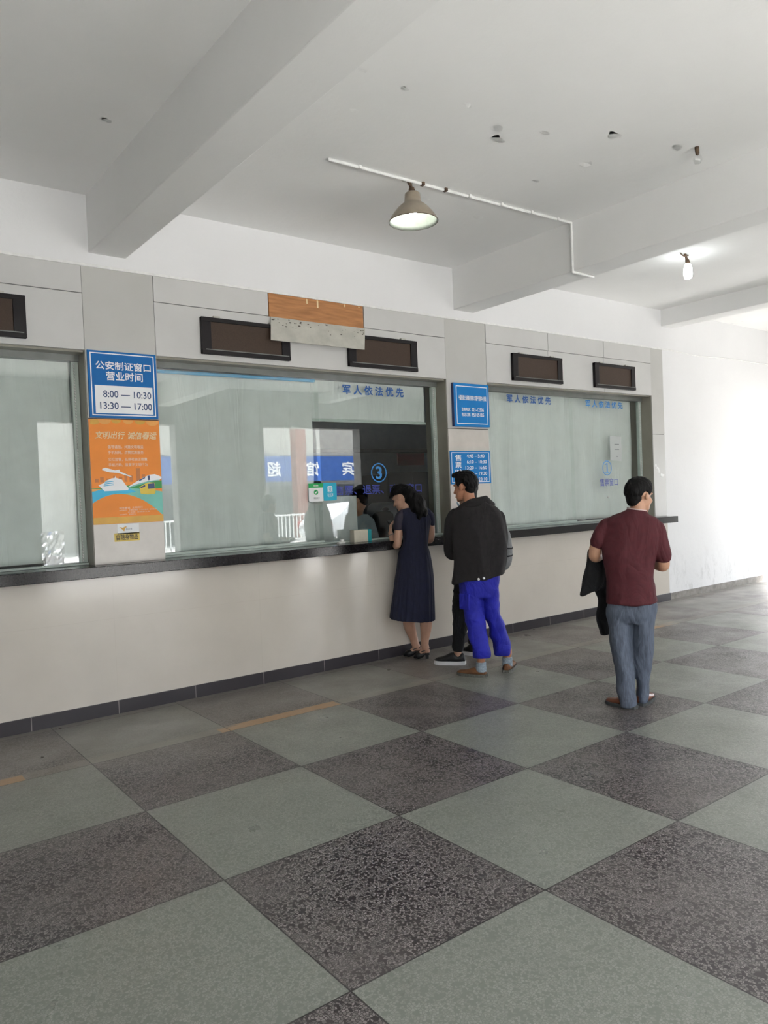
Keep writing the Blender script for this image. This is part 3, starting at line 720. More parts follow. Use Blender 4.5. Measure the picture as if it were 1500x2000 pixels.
b = Board(t, q0.x, q1.x, q1.z, q0.z, YW - .0012)
b.poly('bird_mark', [(.08, .28), (.25, .38), (.36, .25), (.44, .3), (.36, .42), (.30, .75), (.22, .55)][::-1], M['gold']); b.text('潜山交通', .38, .66, .42, .62, M['greyp'], bold=.01)
t = thing('pillar_label', (2.02, YW, 1.36), 'narrow yellow reminder label with dark writing below the poster', 'label')
q0, q1 = ony(223, 1042, YW), ony(273, 1055, YW)
put('sheet', box(BM(), q0.x, q1.x, YW - .0012, YW - .0003, q1.z, q0.z), M['label'], t)
Board(t, q0.x, q1.x, q1.z, q0.z, YW - .0012).text('自随身物品', .08, .93, .16, .84, M['dirt'], bold=.02)

# ------------------------------------------------------------------ ceiling fittings
q = onz(800, 352, ZC); t = thing('pendant_lamp', (q.x, q.y, 3.69), 'lit taupe enamel pendant lamp with a wide conical shade on the ceiling conduit', 'lamp')
dx = .022
prof_o = [(.188, 3.690), (.176, 3.718), (.150, 3.755), (.118, 3.792), (.086, 3.820), (.066, 3.834), (.062, 3.862), (.058, 3.900), (.045, 3.912), (.012, 3.914)]
prof_i = [(r - .003, z - .002) for r, z in prof_o[::-1] if r > .05]
bm = BM(); lathe(bm, prof_o + [(.012, 3.908)], q.x + dx, q.y, 40); put('shade', bm, M['lampo'], t, True)
bm = BM(); lathe(bm, [(.186, 3.6895)] + [(r, z) for r, z in prof_i[::-1]] + [(.01, 3.899)], q.x + dx, q.y, 40); put('reflector', bm, M['lampi'], t, True)
bm = BM(); lathe(bm, [(.1875, 3.687), (.1905, 3.690), (.1875, 3.693), (.1855, 3.690), (.1875, 3.687)], q.x + dx, q.y, 40); put('rim', bm, M['rust'], t, True)
bm = BM(); lathe(bm, [(.004, 3.955), (.018, 3.95), (.024, 3.93), (.026, 3.905), (.004, 3.90)], q.x + dx * .8, q.y, 18); tube(bm, [(Vector((q.x - .02, q.y, 3.998)), .012), (Vector((q.x, q.y, 3.975)), .014), (Vector((q.x + dx * .7, q.y, 3.945)), .010)], 8); box(bm, q.x - .06, q.x + .05, q.y - .02, q.y + .02, 3.988, 3.999, .003)
put('lamp_holder', bm, M['rust'], t, True)
bm = BM(); ell(bm, Matrix.Translation((q.x + dx, q.y, 3.742)), (0, 0, 0), (.030, .030, .036)); put('bulb', bm, M['bulb'], t, True)
q = onz(1338, 496, ZC); t = thing('bare_bulb', (q.x, q.y, 3.75), 'glowing bare bulb hanging from the ceiling beyond the beam', 'lamp')
bm = BM(); lathe(bm, [(.004, 3.912), (.020, 3.905), (.036, 3.885), (.043, 3.84), (.043, 3.785), (.036, 3.757), (.018, 3.748), (.002, 3.747)], q.x + .045, q.y, 24); put('bulb', bm, M['bulb2'], t, True)
bm = BM(); tube(bm, [(Vector((q.x, q.y, 3.999)), .014), (Vector((q.x + .02, q.y, 3.965)), .012), (Vector((q.x + .04, q.y, 3.93)), .022), (Vector((q.x + .045, q.y, 3.905)), .020)], 10)
tube(bm, [(Vector((q.x - .09, q.y, 3.994)), .006), (Vector((q.x - .02, q.y, 3.975)), .008), (Vector((q.x + .06, q.y, 3.99)), .006)], 6); tube(bm, [(Vector((q.x + .05, q.y, 3.93)), .008), (Vector((q.x + .085, q.y, 3.925)), .007)], 6)
put('lamp_holder', bm, M['rust'], t, True)
q = onz(1361, 287, ZC); t = thing('unlit_bulb', (q.x, q.y, 3.9), 'small unlit clear bulb in a rusty holder high on the right of the ceiling', 'lamp')
bm = BM(); lathe(bm, [(.003, 3.955), (.018, 3.945), (.030, 3.925), (.032, 3.91), (.022, 3.888), (.002, 3.880)], q.x + .006, q.y, 18); put('bulb', bm, M['clear'], t, True)
bm = BM(); tube(bm, [(Vector((q.x, q.y, 3.998)), .016), (Vector((q.x + .006, q.y, 3.955)), .014)], 10); put('lamp_holder', bm, M['rust'], t, True)
# conduit over ceiling and beam
a, b_ = onz(643, 308, ZC), onz(1117, 433, ZC)
yb = b_.y; t = thing('conduit_pipe', (a.x, yb, 3.55), 'thin white conduit running over the ceiling and down the beam', 'conduit')
put('pipe', tube(BM(), [(Vector((a.x, a.y, 3.988)), .012), (Vector((4.6, (a.y + yb) / 2, 3.988)), .012), (Vector((5.545, yb, 3.988)), .012)], 10, 2), M['pipe'], t, True)
put('pipe', tube(BM(), [(Vector((5.552, yb, 3.988)), .012), (Vector((5.552, yb, 3.55)), .012)], 10, 2), M['pipe'], t, True)
put('pipe', tube(BM(), [(Vector((5.552, yb, 3.548)), .012), (Vector((5.845, yb, 3.548)), .012)], 10, 2), M['pipe'], t, True)
for k in (.1, .33, .42, .52, .66, .8, .93):
    xx = a.x + (5.55 - a.x) * k; yy = a.y + (yb - a.y) * k
    put('clip', box(BM(), xx - .012, xx + .012, yy - .018, yy + .018, 3.974, 3.9995, .003), M['rust'] if k in (.33, .42) else M['pipe'], t)
# peeling paint on the ceiling
rnd = random.Random(11)
for px, py, s in ((910, 204, 1.2), (970, 250, 1.3), (970, 270, 1.6), (1062, 258, 1.1), (1200, 262, 1.4), (1140, 320, 1.8), (1138, 333, .6), (1045, 353, .9), (830, 388, 1.2), (900, 412, 1.0), (935, 424, 1.1), (790, 172, .7), (1322, 288, 1.2), (205, 234, 1.0), (690, 215, .8), (708, 137, .7), (1430, 632, .9), (1450, 628, .8), (1488, 628, 1.2)):
    q = onz(px, py, ZC); bm = BM(); n = 9; r = .030 * s
    P = [Vector((q.x + r * 1.6 * math.cos(2 * PI * i / n) * rnd.uniform(.5, 1.2), q.y + r * math.sin(2 * PI * i / n) * rnd.uniform(.4, 1.2), ZC - .001 - .006 * s * max(0, math.sin(2 * PI * i / n + 1)) * rnd.uniform(.4, 1))) for i in range(n)]
    vs = [bm.verts.new(p) for p in P]; bm.faces.new(vs)
    bmesh.ops.solidify(bm, geom=bm.faces[:], thickness=.001)
    put('paint_flake', bm, M['flake'], ce)

# ------------------------------------------------------------------ office behind the glass
struct('wall_office_back', box(BM(), -2.06, 9.4, 9.6, 9.75, 0, 3.3), M['room'])
struct('wall_office_left', box(BM(), -2.2, -2.06, 6.3, 9.75, 0, 3.45), M['room'])
struct('wall_office_right', box(BM(), 9.4, 9.55, 6.25, 9.75, 0, 3.45), M['room'])
struct('ceiling_office', box(BM(), -2.2, 9.55, 6.3, 9.75, 3.3, 3.42), M['room'])
struct('floor_office', box(BM(), -2.2, 9.55, 6.3, 9.75, -.1, 0.0), M['screed'])
struct('trim_office_rail', box(BM(), 3.0, 9.3, 9.56, 9.6, 2.285, 2.34), M['roomd'])
t = thing('office_desk', (4.3, 6.7, 0), 'dark desk against the inside of the ticket counter', 'desk')
put('desk_top', box(BM(), 2.6, 5.5, 6.32, 6.95, .72, .76, .005), M['desk'], t)
for xx in (2.62, 5.44): put('side_panel', box(BM(), xx, xx + .04, 6.35, 6.92, 0, .72), M['desk'], t)
t = thing('office_cabinet', (7.3, 9.2, 0), 'tall dark cabinet at the back of the ticket office', 'cabinet')
put('body', box(BM(), 6.83, 7.78, 8.9, 9.55, .02, 1.92, .01), M['roomd'], t)
for a in (6.84, 7.31):
    d = put('door', box(BM(), a, a + .46, 8.885, 8.9, .06, 1.94, .004), M['roomd'], t); ORG[d.name] = ORG[t.name]
    put('handle', box(BM(), a + (.40 if a < 7 else .04), a + (.42 if a < 7 else .06), 8.865, 8.885, .95, 1.15), M['greyp'], d)
tag(put('wall_banner', box(BM(), 7.575, 8.136, 9.575, 9.5985, 2.08, 2.275), pmat('banner_red', (.26, .012, .02), .6)), 'dull red banner inside the office, above the cabinet', 'banner')
t = thing('desk_screen', (4.42, 6.62, .76), 'pale green divider panel standing on the office desk behind the clear pane', 'divider')
put('panel', box(BM(), 3.70, 4.655, 6.62, 6.65, .765, 1.62, .006), M['curtain'], t)
for xx in (3.9, 4.5): put('foot', box(BM(), xx - .02, xx + .02, 6.56, 6.71, .7605, .78, .003), M['alu'], t)
# grey device and black chair behind the clear pane
c0 = ony(746, 1000, 8.3)
t = thing('grey_machine', (c0.x, 8.3, 0), 'grey office machine with a dark oval mouth behind the clear pane', 'machine')
def rr(cx, cy, hx, hy, z, r, n=5):
    out = []
    for sx, sy, a0 in ((1, 1, 0), (-1, 1, 90), (-1, -1, 180), (1, -1, 270)):
        out += [Vector((cx + sx * (hx - r) + r * math.cos(math.radians(a0 + 90 * k / n)), cy + sy * (hy - r) + r * math.sin(math.radians(a0 + 90 * k / n)), z)) for k in range(n + 1)]
    return out
cx = c0.x
put('body', ring_loft(BM(), [rr(cx, 8.3, .14, .16, 0.0, .03), rr(cx, 8.3, .145, .165, 1.30, .03), rr(cx, 8.3, .155, .175, 1.36, .04), rr(cx + .01, 8.31, .145, .165, 1.46, .05), rr(cx + .03, 8.33, .105, .13, 1.51, .05)]), M['greyp'], t, True)
bm = BM(); n = 24
prism(bm, [(cx - .075 + .058 * math.cos(2 * PI * i / n), 1.418 + .026 * math.sin(2 * PI * i / n)) for i in range(n)], 8.122, 8.15); put('mouth', bm, M['black'], t)
bm = BM(); lathe(bm, [], 0, 0) if False else None
bm.free(); bm = BM(); tube(bm, [(Vector((cx - .075 + .062 * math.cos(2 * PI * i / n), 8.124, 1.418 + .030 * math.sin(2 * PI * i / n))), .005) for i in range(n + 1)], 6, 1); put('mouth_ring', bm, M['alu'], t, True)
q = ony(748, 1030, 7.53)
t = thing('office_chair', (q.x, 7.62, 0), 'black office chair with a tall padded back beside the clerk', 'chair')
bm = BM(); ring_loft(bm, [rr(q.x, 7.58, .12, .04, .62, .03), rr(q.x, 7.56, .17, .045, .75, .04), rr(q.x, 7.53, .175, .045, 1.2, .04), rr(q.x, 7.52, .15, .04, 1.37, .035), rr(q.x, 7.52, .10, .03, 1.41, .025)]); put('backrest', bm, M['black'], t, True)
put('seat', box(BM(), q.x - .2, q.x + .2, 7.57, 7.9, .45, .53, .02), M['black'], t)
put('stem', tube(BM(), [(Vector((q.x, 7.70, .1)), .025), (Vector((q.x, 7.70, .45)), .025)], 10, 1), M['alu'], t)
for k in range(5):
    a = k * 2 * PI / 5; put('foot', tube(BM(), [(Vector((q.x, 7.70, .1)), .02), (Vector((q.x + .24 * math.cos(a), 7.70 + .09 * math.sin(a), .035)), .018)], 8, 1), M['black'], t)

# ------------------------------------------------------------------ the street outside
M['street'] = pmat('pale_concrete_street', (.46, .45, .43), .8, .08, 1.5)
M['facade'] = pmat('beige_facade', (.43, .415, .385), .8, .06, 2)
M['facade2'] = pmat('grey_shop_front', (.26, .26, .25), .6, .1, 2)
M['redcol'] = pmat('red_column_paint', (.26, .10, .085), .6)
M['shopblue'] = pmat('shop_sign_blue', (.02, .10, .40), .5)
M['carw'] = pmat('white_car_paint', (.75, .76, .78), .15, .01)
M['carg'] = pmat('car_window', (.03, .035, .04), .08)
M['tyre'] = pmat('tyre_rubber', (.02, .02, .02), .8)
M['redl'] = pmat('red_lamp_glass', (.45, .015, .015), .2)
struct('floor_street', box(BM(), -30, 60, -40, YF - .3, -.2, -.03), M['street'])
struct('floor_side', box(BM(), -30, XL - .3, YF - .3, 30, -.2, -.03), M['street'])
struct('floor_yard', box(BM(), XR + .3, 60, YF - .3, 30, -.2, -.03), M['street'])
t = thing('shop_building', (10, -16, 0), 'beige street building with a blue shop sign, seen only mirrored in the glass', 'building')
put('wall', box(BM(), -14, 34, -24, -16, -.03, 4.9), M['facade'], t)
put('cornice', box(BM(), -14, 34, -16.25, -15.99, 3.45, 3.62), M['facade'], t)
put('shop_front', box(BM(), 9, 26, -16.06, -15.99, -.03, 2.3), M['facade2'], t)
sg = put('sign_panel', box(BM(), 9.5, 25, -15.98, -15.85, 2.33, 3.40), M['shopblue'], t)
for ch, x in (('宾', 19.37), ('馆', 17.50), ('超', 15.57), ('市', 13.65)):
    lettering(ch, x - .31, x + .31, 2.56, 3.16, -15.84, M['signw'], t, .02, 'lettering', flip=True)
for k in range(6):
    put('shop_door', box(BM(), 10.2 + k * 2.6, 12.2 + k * 2.6, -15.98, -15.93, 0, 2.15), M['carg'], t)
q = ony(583, 900, 2 * YG + 14.0); put('column', box(BM(), q.x - .24, q.x + .24, -14.2, -13.8, -.03, 4.4), M['redcol'], t)
put('column', box(BM(), 24.0, 24.5, -14.2, -13.7, -.03, 4.4), M['redcol'], t)
t = thing('hand_railing', (16, -11, 0), 'low pale metal railing along the street, seen only mirrored in the glass', 'railing')
put('top_rail', box(BM(), 8, 24, -11.03, -10.97, 1.0, 1.06), M['whitep'], t); put('bottom_rail', box(BM(), 8, 24, -11.03, -10.97, .15, .2), M['whitep'], t)
bm = BM()
for k in range(107): box(bm, 8 + k * .15, 8.03 + k * .15, -11.015, -10.985, -.03, 1.03)
tag(put('balusters', bm, M['whitep'], t), kind='stuff')
# white car parked across the street
cx, cy = 14.7, -8.2
t = thing('white_car', (cx, cy, 0), 'white parked car across the street, seen only mirrored in the glass', 'car')
prof = [(-2.1, .35), (-2.15, .62), (-2.05, .88), (-1.55, .98), (-1.05, 1.38), (.35, 1.45), (1.05, 1.0), (1.9, .88), (2.15, .65), (2.12, .35)]
bm = BM(); prism(bm, [(cx + x, z) for x, z in prof], cy - .82, cy + .82)
bmesh.ops.bevel(bm, geom=[e for e in bm.edges], offset=.07, segments=3, affect='EDGES'); put('body', bm, M['carw'], t, True)
for s in (-1, 1):
    y0 = cy + s * .815
    put('side_window', prism(BM(), [(cx - 1.35, 1.0), (cx - .98, 1.32), (cx + .28, 1.38), (cx + .8, 1.0)], min(y0, y0 + s * .02), max(y0, y0 + s * .02)), M['carg'], t)
    for wx in (-1.3, 1.3):
        bm = BM(); n = 24
        prism(bm, [(cx + wx + .32 * math.cos(2 * PI * i / n), .29 + .32 * math.sin(2 * PI * i / n)) for i in range(n)], y0 - .1, y0 + .1); wh = put('wheel', bm, M['tyre'], t)
        bm = BM(); prism(bm, [(cx + wx + .19 * math.cos(2 * PI * i / n), .29 + .19 * math.sin(2 * PI * i / n)) for i in range(n)], y0 - .11, y0 + .11); put('hub_cap', bm, M['alu'], wh)
    put('tail_lamp', box(BM(), cx - 2.13, cx - 1.85, y0 - .03, y0 + .03, .66, .84, .01), M['redl'], t)

# ------------------------------------------------------------------ people
class Body:
    """a standing figure laid out in a vertical plane across the line of sight at its own spot; w is depth away from the camera"""
    def __init__(s, base):
        s.b = Vector(base); s.F = Vector((base[0], base[1], 0)).normalized(); s.R = Vector((s.F.y, -s.F.x, 0))
    def P(s, px, py, w=0):
        d = ray(px, py); t = (w - (CAM - s.b).dot(s.F)) / d.dot(s.F); return CAM + d * t
    def w(s, p): return (p - s.b).dot(s.F)
    def loft(s, bm, rows, seg=40, k=3, n=2.3, mod=None):
        """rows: left px, right px, py (or a pair), depth, half thickness"""
        R = []
        for l, r, py, w, ry in rows:
            pl, pr_ = py if isinstance(py, tuple) else (py, py)
            a, b = s.P(l, pl, w), s.P(r, pr_, w); R.append((*((a + b) / 2), *((b - a) / 2), ry))
        R = crv(R, k); rings = []
        for j, q in enumerate(R):
            c = Vector(q[:3]); ax = Vector(q[3:6]); ay = s.F * q[6]; ring = []
            for i in range(seg):
                a = 2 * PI * i / seg; ca, sa = math.cos(a), math.sin(a)
                f = 1 if mod is None else mod(a, j / (len(R) - 1))
                ring.append(c + ax * (f * math.copysign(abs(ca) ** (2 / n), ca)) + ay * (f * math.copysign(abs(sa) ** (2 / n), sa)))
            rings.append(ring)
        return ring_loft(bm, rings)
    def limb(s, bm, rows, seg=16, k=4): return tube(bm, [(s.P(a, b, c), r) for a, b, c, r in rows], seg, k)
def pose(c, yaw, pitch=0, roll=0, sc_=1.0):
    """yaw: 0 faces the counter, positive turns to the right; pitch down positive"""
    return Matrix.Translation(c) @ Matrix.Rotation(-yaw, 4, 'Z') @ Matrix.Rotation(-pitch, 4, 'X') @ Matrix.Rotation(roll, 4, 'Y') @ Matrix.Scale(sc_, 4)
def head(bm, H, neck):
    e = lambda c, r: ell(bm, H, c, r, 24, 16)
    e((0, -.012, .032), (.074, .094, .088)); e((0, .026, -.030), (.063, .066, .085)); e((0, .040, -.078), (.050, .050, .034))
    e((0, .074, -.100), (.022, .020, .016)); e((0, .078, .030), (.050, .018, .014)); e((0, .086, -.060), (.024, .013, .008)); e((0, .084, -.070), (.020, .012, .007))
    for s in (-1, 1):
        e((s * .036, .064, -.026), (.022, .024, .020)); e((s * .077, -.008, -.004), (.009, .019, .030)); e((s * .083, -.015, .006), (.007, .012, .020))
        e((s * .012, .100, -.032), (.009, .010, .008))
    tube(bm, [(H @ Vector((0, .088, .014)), .007), (H @ Vector((0, .102, -.012)), .009), (H @ Vector((0, .112, -.030)), .011)], 10, 3)
    tube(bm, [(H @ Vector((0, -.028, -.045)), .054), (neck[0], .054), (neck[1], .064)], 18, 4)
def eyes(H, t):
    for s in (-1, 1):
        bm = BM(); ell(bm, H, (s * .030, .0745, .005), (.012, .008, .006), 12, 8); put('eye', bm, M['eye'], t, True)
def hairline(a, lo):
    a = abs(a)
    tab = lo or [(0, 38), (35, 36), (58, 24), (68, -8), (80, -20), (90, -2), (104, 0), (116, -24), (135, -44), (180, -50)]
    for (x0, y0), (x1, y1) in zip(tab, tab[1:]):
        if a <= x1: return y0 + (y1 - y0) * (a - x0) / (x1 - x0)
    return tab[-1][1]
def hair_cap(bm, H, thick=.016, lo=None, tuft=0, seed=0):
    na, ne = 60, 12; outer, inner = [], []
    for j in range(ne + 1):
        ro, ri = [], []
        for i in range(na):
            a = -180 + 360 * i / na; e0 = hairline(a, lo); t = j / ne; e = math.radians(e0 + (88.5 - e0) * t); ar = math.radians(a)
            d = Vector((math.sin(ar) * math.cos(e), math.cos(ar) * math.cos(e), math.sin(e)))
            b_ = Vector((d.x * .076, d.y * .096, d.z * .090)) + Vector((0, -.012, .032))
            th = thick * (min(1, .35 + 2.6 * t)) * (1 + .35 * noise.noise(Vector((d.x * 9, d.y * 9 + seed, d.z * 5))))
            if tuft: th += tuft * max(0, math.cos(ar)) ** 2 * max(0, 1 - abs(e - 1.0) / .55)
            ro.append(H @ (b_ + d * th)); ri.append(H @ (b_ - d * .012))
        outer.append(ro); inner.append(ri)
    ring_loft(bm, inner[::-1] + outer + [], cap=True)
    return bm
def hand(bm, wrist, f, n, thumb, curl=.5, s=1.0):
    """f towards the knuckles, n the way the palm faces, thumb = +1/-1 side"""
    f = f.normalized(); n = (n - f * n.dot(f)).normalized(); sd = f.cross(n) * thumb
    tube(bm, [(wrist - f * .02, .024 * s), (wrist + f * .03 * s, .027 * s), (wrist + f * .075 * s, .026 * s)], 12, 3, flat=.62)
    for k, ln in enumerate((.072, .080, .075, .058)):
        b_ = wrist + f * (.082 - .004 * abs(k - 1)) * s + sd * (.030 - .0195 * k) * s
        pts = [(b_ - f * .02 * s, .0088 * s), (b_, .0088 * s)]; p = b_
        for q, (frac, r) in enumerate(((.44, .0084), (.31, .0078), (.25, .0070))):
            a = curl * (.6 + .75 * q); p = p + (f * math.cos(a) + n * math.sin(a)) * (ln * frac * s); pts.append((p, r * s))
        tube(bm, pts, 8, 2)
    b_ = wrist + f * .022 * s + sd * .022 * s; p1 = b_ + (f * .55 + sd * .6 + n * .35).normalized() * .040 * s; p2 = p1 + (f * .85 + sd * .15 + n * .4).normalized() * .028 * s
    tube(bm, [(b_, .011 * s), (p1, .0098 * s), (p2, .0088 * s)], 8, 3)
def shoe(t, heel, toe, wd, prof, m, msole, sole_h=.025, name='shoe', grow=.006, heel_up=0):
    """heel and toe on the ground; prof rows: t, half width factor, height"""
    d = toe - heel; Ln = d.length; f = d.normalized(); sd = Vector((f.y, -f.x, 0)); up = Vector((0, 0, 1))
    def outline(tt): # half width along the foot
        return wd * min(1, (.62 + 1.3 * tt)) * (1 if tt < .68 else math.sqrt(max(0, 1 - ((tt - .68) / .33) ** 2)))
    rows = crv(prof, 4); rings = []; n = 22
    for tt, h in rows:
        hw = max(.006, outline(min(max(tt, .0), .998)) if tt > .04 else wd * (.40 + 5 * max(tt, 0)))
        c = heel + f * (Ln * tt); ring = []
        for i in range(n):
            a = 2 * PI * i / n; x = math.cos(a); y = math.sin(a)
            z = sole_h * .6 + (max(h, sole_h + .008) - sole_h * .6) * (.5 + .5 * math.copysign(abs(y) ** .8, y))
            wz = hw * (1 - .28 * max(0, y))
            ring.append(c + sd * (wz * math.copysign(abs(x) ** .75, x)) + up * z)
        rings.append(ring)
    bm = BM(); ring_loft(bm, rings); o = put(name, bm, m, t, True)
    pts = []; K = 16
    for i in range(K + 1): pts.append((i / K, outline(min(i / K, .995)) if i > 0 else wd * .45))
    L1 = [heel + f * (Ln * tt) + sd * (hw + grow) for tt, hw in pts]; L2 = [heel + f * (Ln * tt) - sd * (hw + grow) for tt, hw in pts[::-1]]
    L1[0] -= f * .012; L2[-1] -= f * .012
    ol = L1 + L2; bm = BM()
    ring_loft(bm, [[p + up * z for p in ol] for z in (.0, sole_h * .5, sole_h)])
    q = put('sole', bm, msole, o)
    return o
FLAT = [(-.02, .045), (.0, .068), (.08, .076), (.22, .072), (.36, .074), (.5, .066), (.65, .052), (.8, .046), (.92, .042), (1.0, .030)]
SNK = [(-.03, .06), (.0, .098), (.08, .106), (.2, .098), (.32, .112), (.45, .108), (.6, .086), (.75, .070), (.9, .060), (1.0, .040)]

# ---- man in the maroon shirt
B = Body((4.755, 3.415, 0))
t = thing('person', B.b, 'person in a maroon short sleeved shirt and grey trousers, standing with back turned', 'person')
red = t
HC = B.P(1249.5, 969, .02); Hm = pose(HC, math.radians(98), math.radians(10), 0, 1.0)
wl = lambda p: B.w(p)
Lh, Lt, Rh, Rt = onz(1240, 1384), onz(1185, 1372), onz(1250, 1378.5), onz(1271, 1361)
bm = BM(); head(bm, Hm, (B.P(1246, 991, .0), B.P(1243, 1008, -.01)))
B.loft(bm, [(1215, 1262, 1004, 0, .05), (1196, 1276, 1020, 0, .085), (1190, 1278, 1060, 0, .10), (1192, 1270, 1120, 0, .10), (1194, 1274, 1180, 0, .11), (1196, 1272, 1206, 0, .10)])
B.limb(bm, [(1190, 1038, 0, .040), (1177, 1050, .0, .044), (1165, 1066, .01, .047), (1161.5, 1083, .02, .045), (1163, 1088, .05, .042), (1172, 1086, .15, .038), (1186, 1082, .26, .029)])
B.limb(bm, [(1279, 1040, 0, .040), (1289, 1062, .01, .048), (1293.5, 1085, .02, .047), (1296, 1103, .03, .044), (1291, 1105, .07, .042), (1278, 1101, .16, .036), (1262, 1092, .25, .028)])
for sgn, wr, f in ((-1, B.P(1186, 1082, .26), B.R * .8 + B.F * .5 + Vector((0, 0, .1))), (1, B.P(1262, 1092, .25), B.R * -.8 + B.F * .35 + Vector((0, 0, .3)))):
    hand(bm, wr, f, Vector((0, 0, -1)) + B.F * .4, sgn, .5)
for (x0, x1, wa, hp) in (((1212, 1225), 0, B.w((Lh * .8 + Lt * .2)), Lh * .8 + Lt * .2), ((1256, 1254), 0, B.w(Rh * .75 + Rt * .25), Rh * .75 + Rt * .25)):
    tube(bm, [(B.P(x0[0], 1195, 0), .070), (B.P((x0[0] + x0[1]) / 2, 1290, (wa) * .5), .048), (hp + Vector((0, 0, .20)), .040), (hp + Vector((0, 0, .06)), .036), (hp + Vector((0, 0, .045)) + (Lt - Lh if hp == Lh else Rt - Rh) * .2, .028)], 14, 4)
fuse('body', bm, M['skin'], t, .006, 4)
eyes(Hm, t)
bm = BM(); hair_cap(bm, Hm, .023, None, 0, 2); ell(bm, Hm, (0, -.062, -.022), (.066, .046, .050)); ell(bm, Hm, (0, -.072, -.048), (.052, .030, .038)); fuse('hair', bm, M['hair'], t, .005, 4, folds(.003, (30, 30, 20), 4))
bm = BM()
B.loft(bm, [(1229, 1262, (994, 999), 0, .066), (1214, 1269, (1000, 1007), 0, .088), (1194, 1281, 1011, 0, .105), (1181, 1290, 1022, 0, .118), (1178, 1290, 1045, 0, .128), (1178, 1284, 1075, .0, .132), (1179, 1278, 1105, 0, .128), (1182, 1274, 1128, 0, .126), (1183, 1278, 1143, 0, .130), (1183, 1280.5, 1160, 0, .138), (1183, 1284.5, (1178, 1174), 0, .146), (1184, 1283.5, (1179, 1175), 0, .140)])
B.limb(bm, [(1198, 1029, 0, .060), (1186, 1032, 0, .064), (1173.5, 1047, .0, .060), (1166, 1060, .01, .057)])
B.limb(bm, [(1275, 1029, 0, .060), (1283, 1036, 0, .064), (1289.5, 1060, .01, .062), (1293.5, 1084, .02, .062)])
fuse('shirt', bm, M['redshirt'], t, .007, 5, folds(.020, (4, 4, 2.2), 3))
bm = BM(); pts = []
cN = (B.P(1226, 995, 0) + B.P(1262, 1000, 0)) / 2; rN = (B.P(1262, 1000, 0) - B.P(1226, 995, 0)).length / 2
for i in range(25):
    a = 2 * PI * i / 24; pts.append((cN + (B.P(1262, 1000, 0) - B.P(1226, 995, 0)) * .5 * math.cos(a) * 1.02 + B.F * (.07 * math.sin(a)) + Vector((0, 0, .010 - .02 * max(0, math.sin(a)))), .0055))
tube(bm, pts, 8, 1, False); put('collar_trim', bm, pmat('pale_pink_trim', (.62, .47, .46), .8), t, True)
bm = BM()
B.loft(bm, [(1194, 1275, 1158, 0, .105), (1187, 1281.5, 1178, 0, .128), (1185, 1283, 1198, 0, .142), (1188, 1280, 1214, 0, .120)])
wa = B.w(Lh * .8 + Lt * .2); wb = B.w(Rh * .75 + Rt * .25)
B.loft(bm, [(1186, 1234, 1196, .0, .115), (1189.5, 1233.5, 1230, wa * .2, .106), (1193.6, 1233.5, 1264, wa * .4, .096), (1198, 1235, 1290, wa * .5, .090), (1201.4, 1237, 1303, wa * .55, .086), (1205, 1241.5, 1342, wa * .8, .080), (1209, 1243.5, 1366, wa, .080), (1211, 1243.5, 1378, wa, .080)], 26)
B.loft(bm, [(1233, 1283, 1196, .0, .115), (1233, 1281, 1230, wb * .2, .106), (1233.5, 1279.4, 1264, wb * .4, .096), (1234.5, 1276.5, 1290, wb * .5, .088), (1237, 1275, 1305, wb * .6, .084), (1240, 1270.5, 1325, wb * .75, .080), (1243, 1267.5, 1350, wb, .078), (1244, 1266.5, 1368, wb, .078)], 26)
fuse('trousers', bm, M['greytr'], t, .007, 5, folds(.018, (5, 5, 4), 8))
for a, b_ in ((Lh, Lt), (Rh, Rt)): shoe(t, a, b_, .047, FLAT, M['brown'], M['sole'], .022)
# jacket over his arm
t = thing('folded_jacket', B.P(1160, 1150, .14), 'black jacket draped over the arm of the person in the maroon shirt', 'jacket')
bm = BM()
B.loft(bm, [(1149, 1172, 1074, .14, .03), (1146, 1180, 1092, .15, .075), (1143.5, 1184, 1104, .16, .085), (1139, 1183, 1128, .16, .07), (1135.5, 1172, 1148, .15, .055), (1133.5, 1150, 1159, .14, .035), (1134, 1139, 1163, .14, .02)], 30)
B.loft(bm, [(1154, 1192, 1098, .20, .06), (1155, 1192, 1135, .21, .06), (1160, 1193, 1155, .22, .06), (1167.5, 1194, 1172, .22, .05), (1165.5, 1193, 1200, .22, .05), (1166.5, 1192, 1215, .22, .045), (1172, 1191, 1230, .22, .035), (1173.5, 1190, 1238.5, .22, .03)], 30)
fuse('cloth', bm, M['blackcloth'], t, .007, 4, folds(.014, (6, 6, 3.5), 5))

# ---- man in the dark jacket
B = Body((4.735, 4.76, 0))
t = thing('person', B.b, 'person in a charcoal jacket and rolled royal blue trousers looking into the counter window', 'person')
Lh, Lt, Rh, Rt = onz(948, 1322), onz(894, 1317), onz(989, 1314), onz(1001, 1297)
HC = B.P(907.5, 952, .02); Hm = pose(HC, math.radians(-14), math.radians(8), math.radians(2), 1.03)
bm = BM(); head(bm, Hm, (B.P(917, 976, -.01), B.P(927, 992, -.02)))
B.loft(bm, [(908, 958, 985, 0, .06), (895, 975, 1005, 0, .10), (893, 980, 1050, 0, .11), (894, 976, 1100, 0, .11), (902, 968, 1140, 0, .11), (905, 966, 1165, 0, .09)])
B.limb(bm, [(890, 1012, .0, .05), (884, 1042, .02, .045), (879, 1072, .05, .042), (880, 1080, .09, .040), (892, 1077, .22, .034), (906, 1068, .34, .028)])
B.limb(bm, [(974, 1015, .02, .05), (975, 1050, .06, .045), (971, 1076, .12, .042), (958, 1078, .24, .034), (940, 1068, .36, .028)])
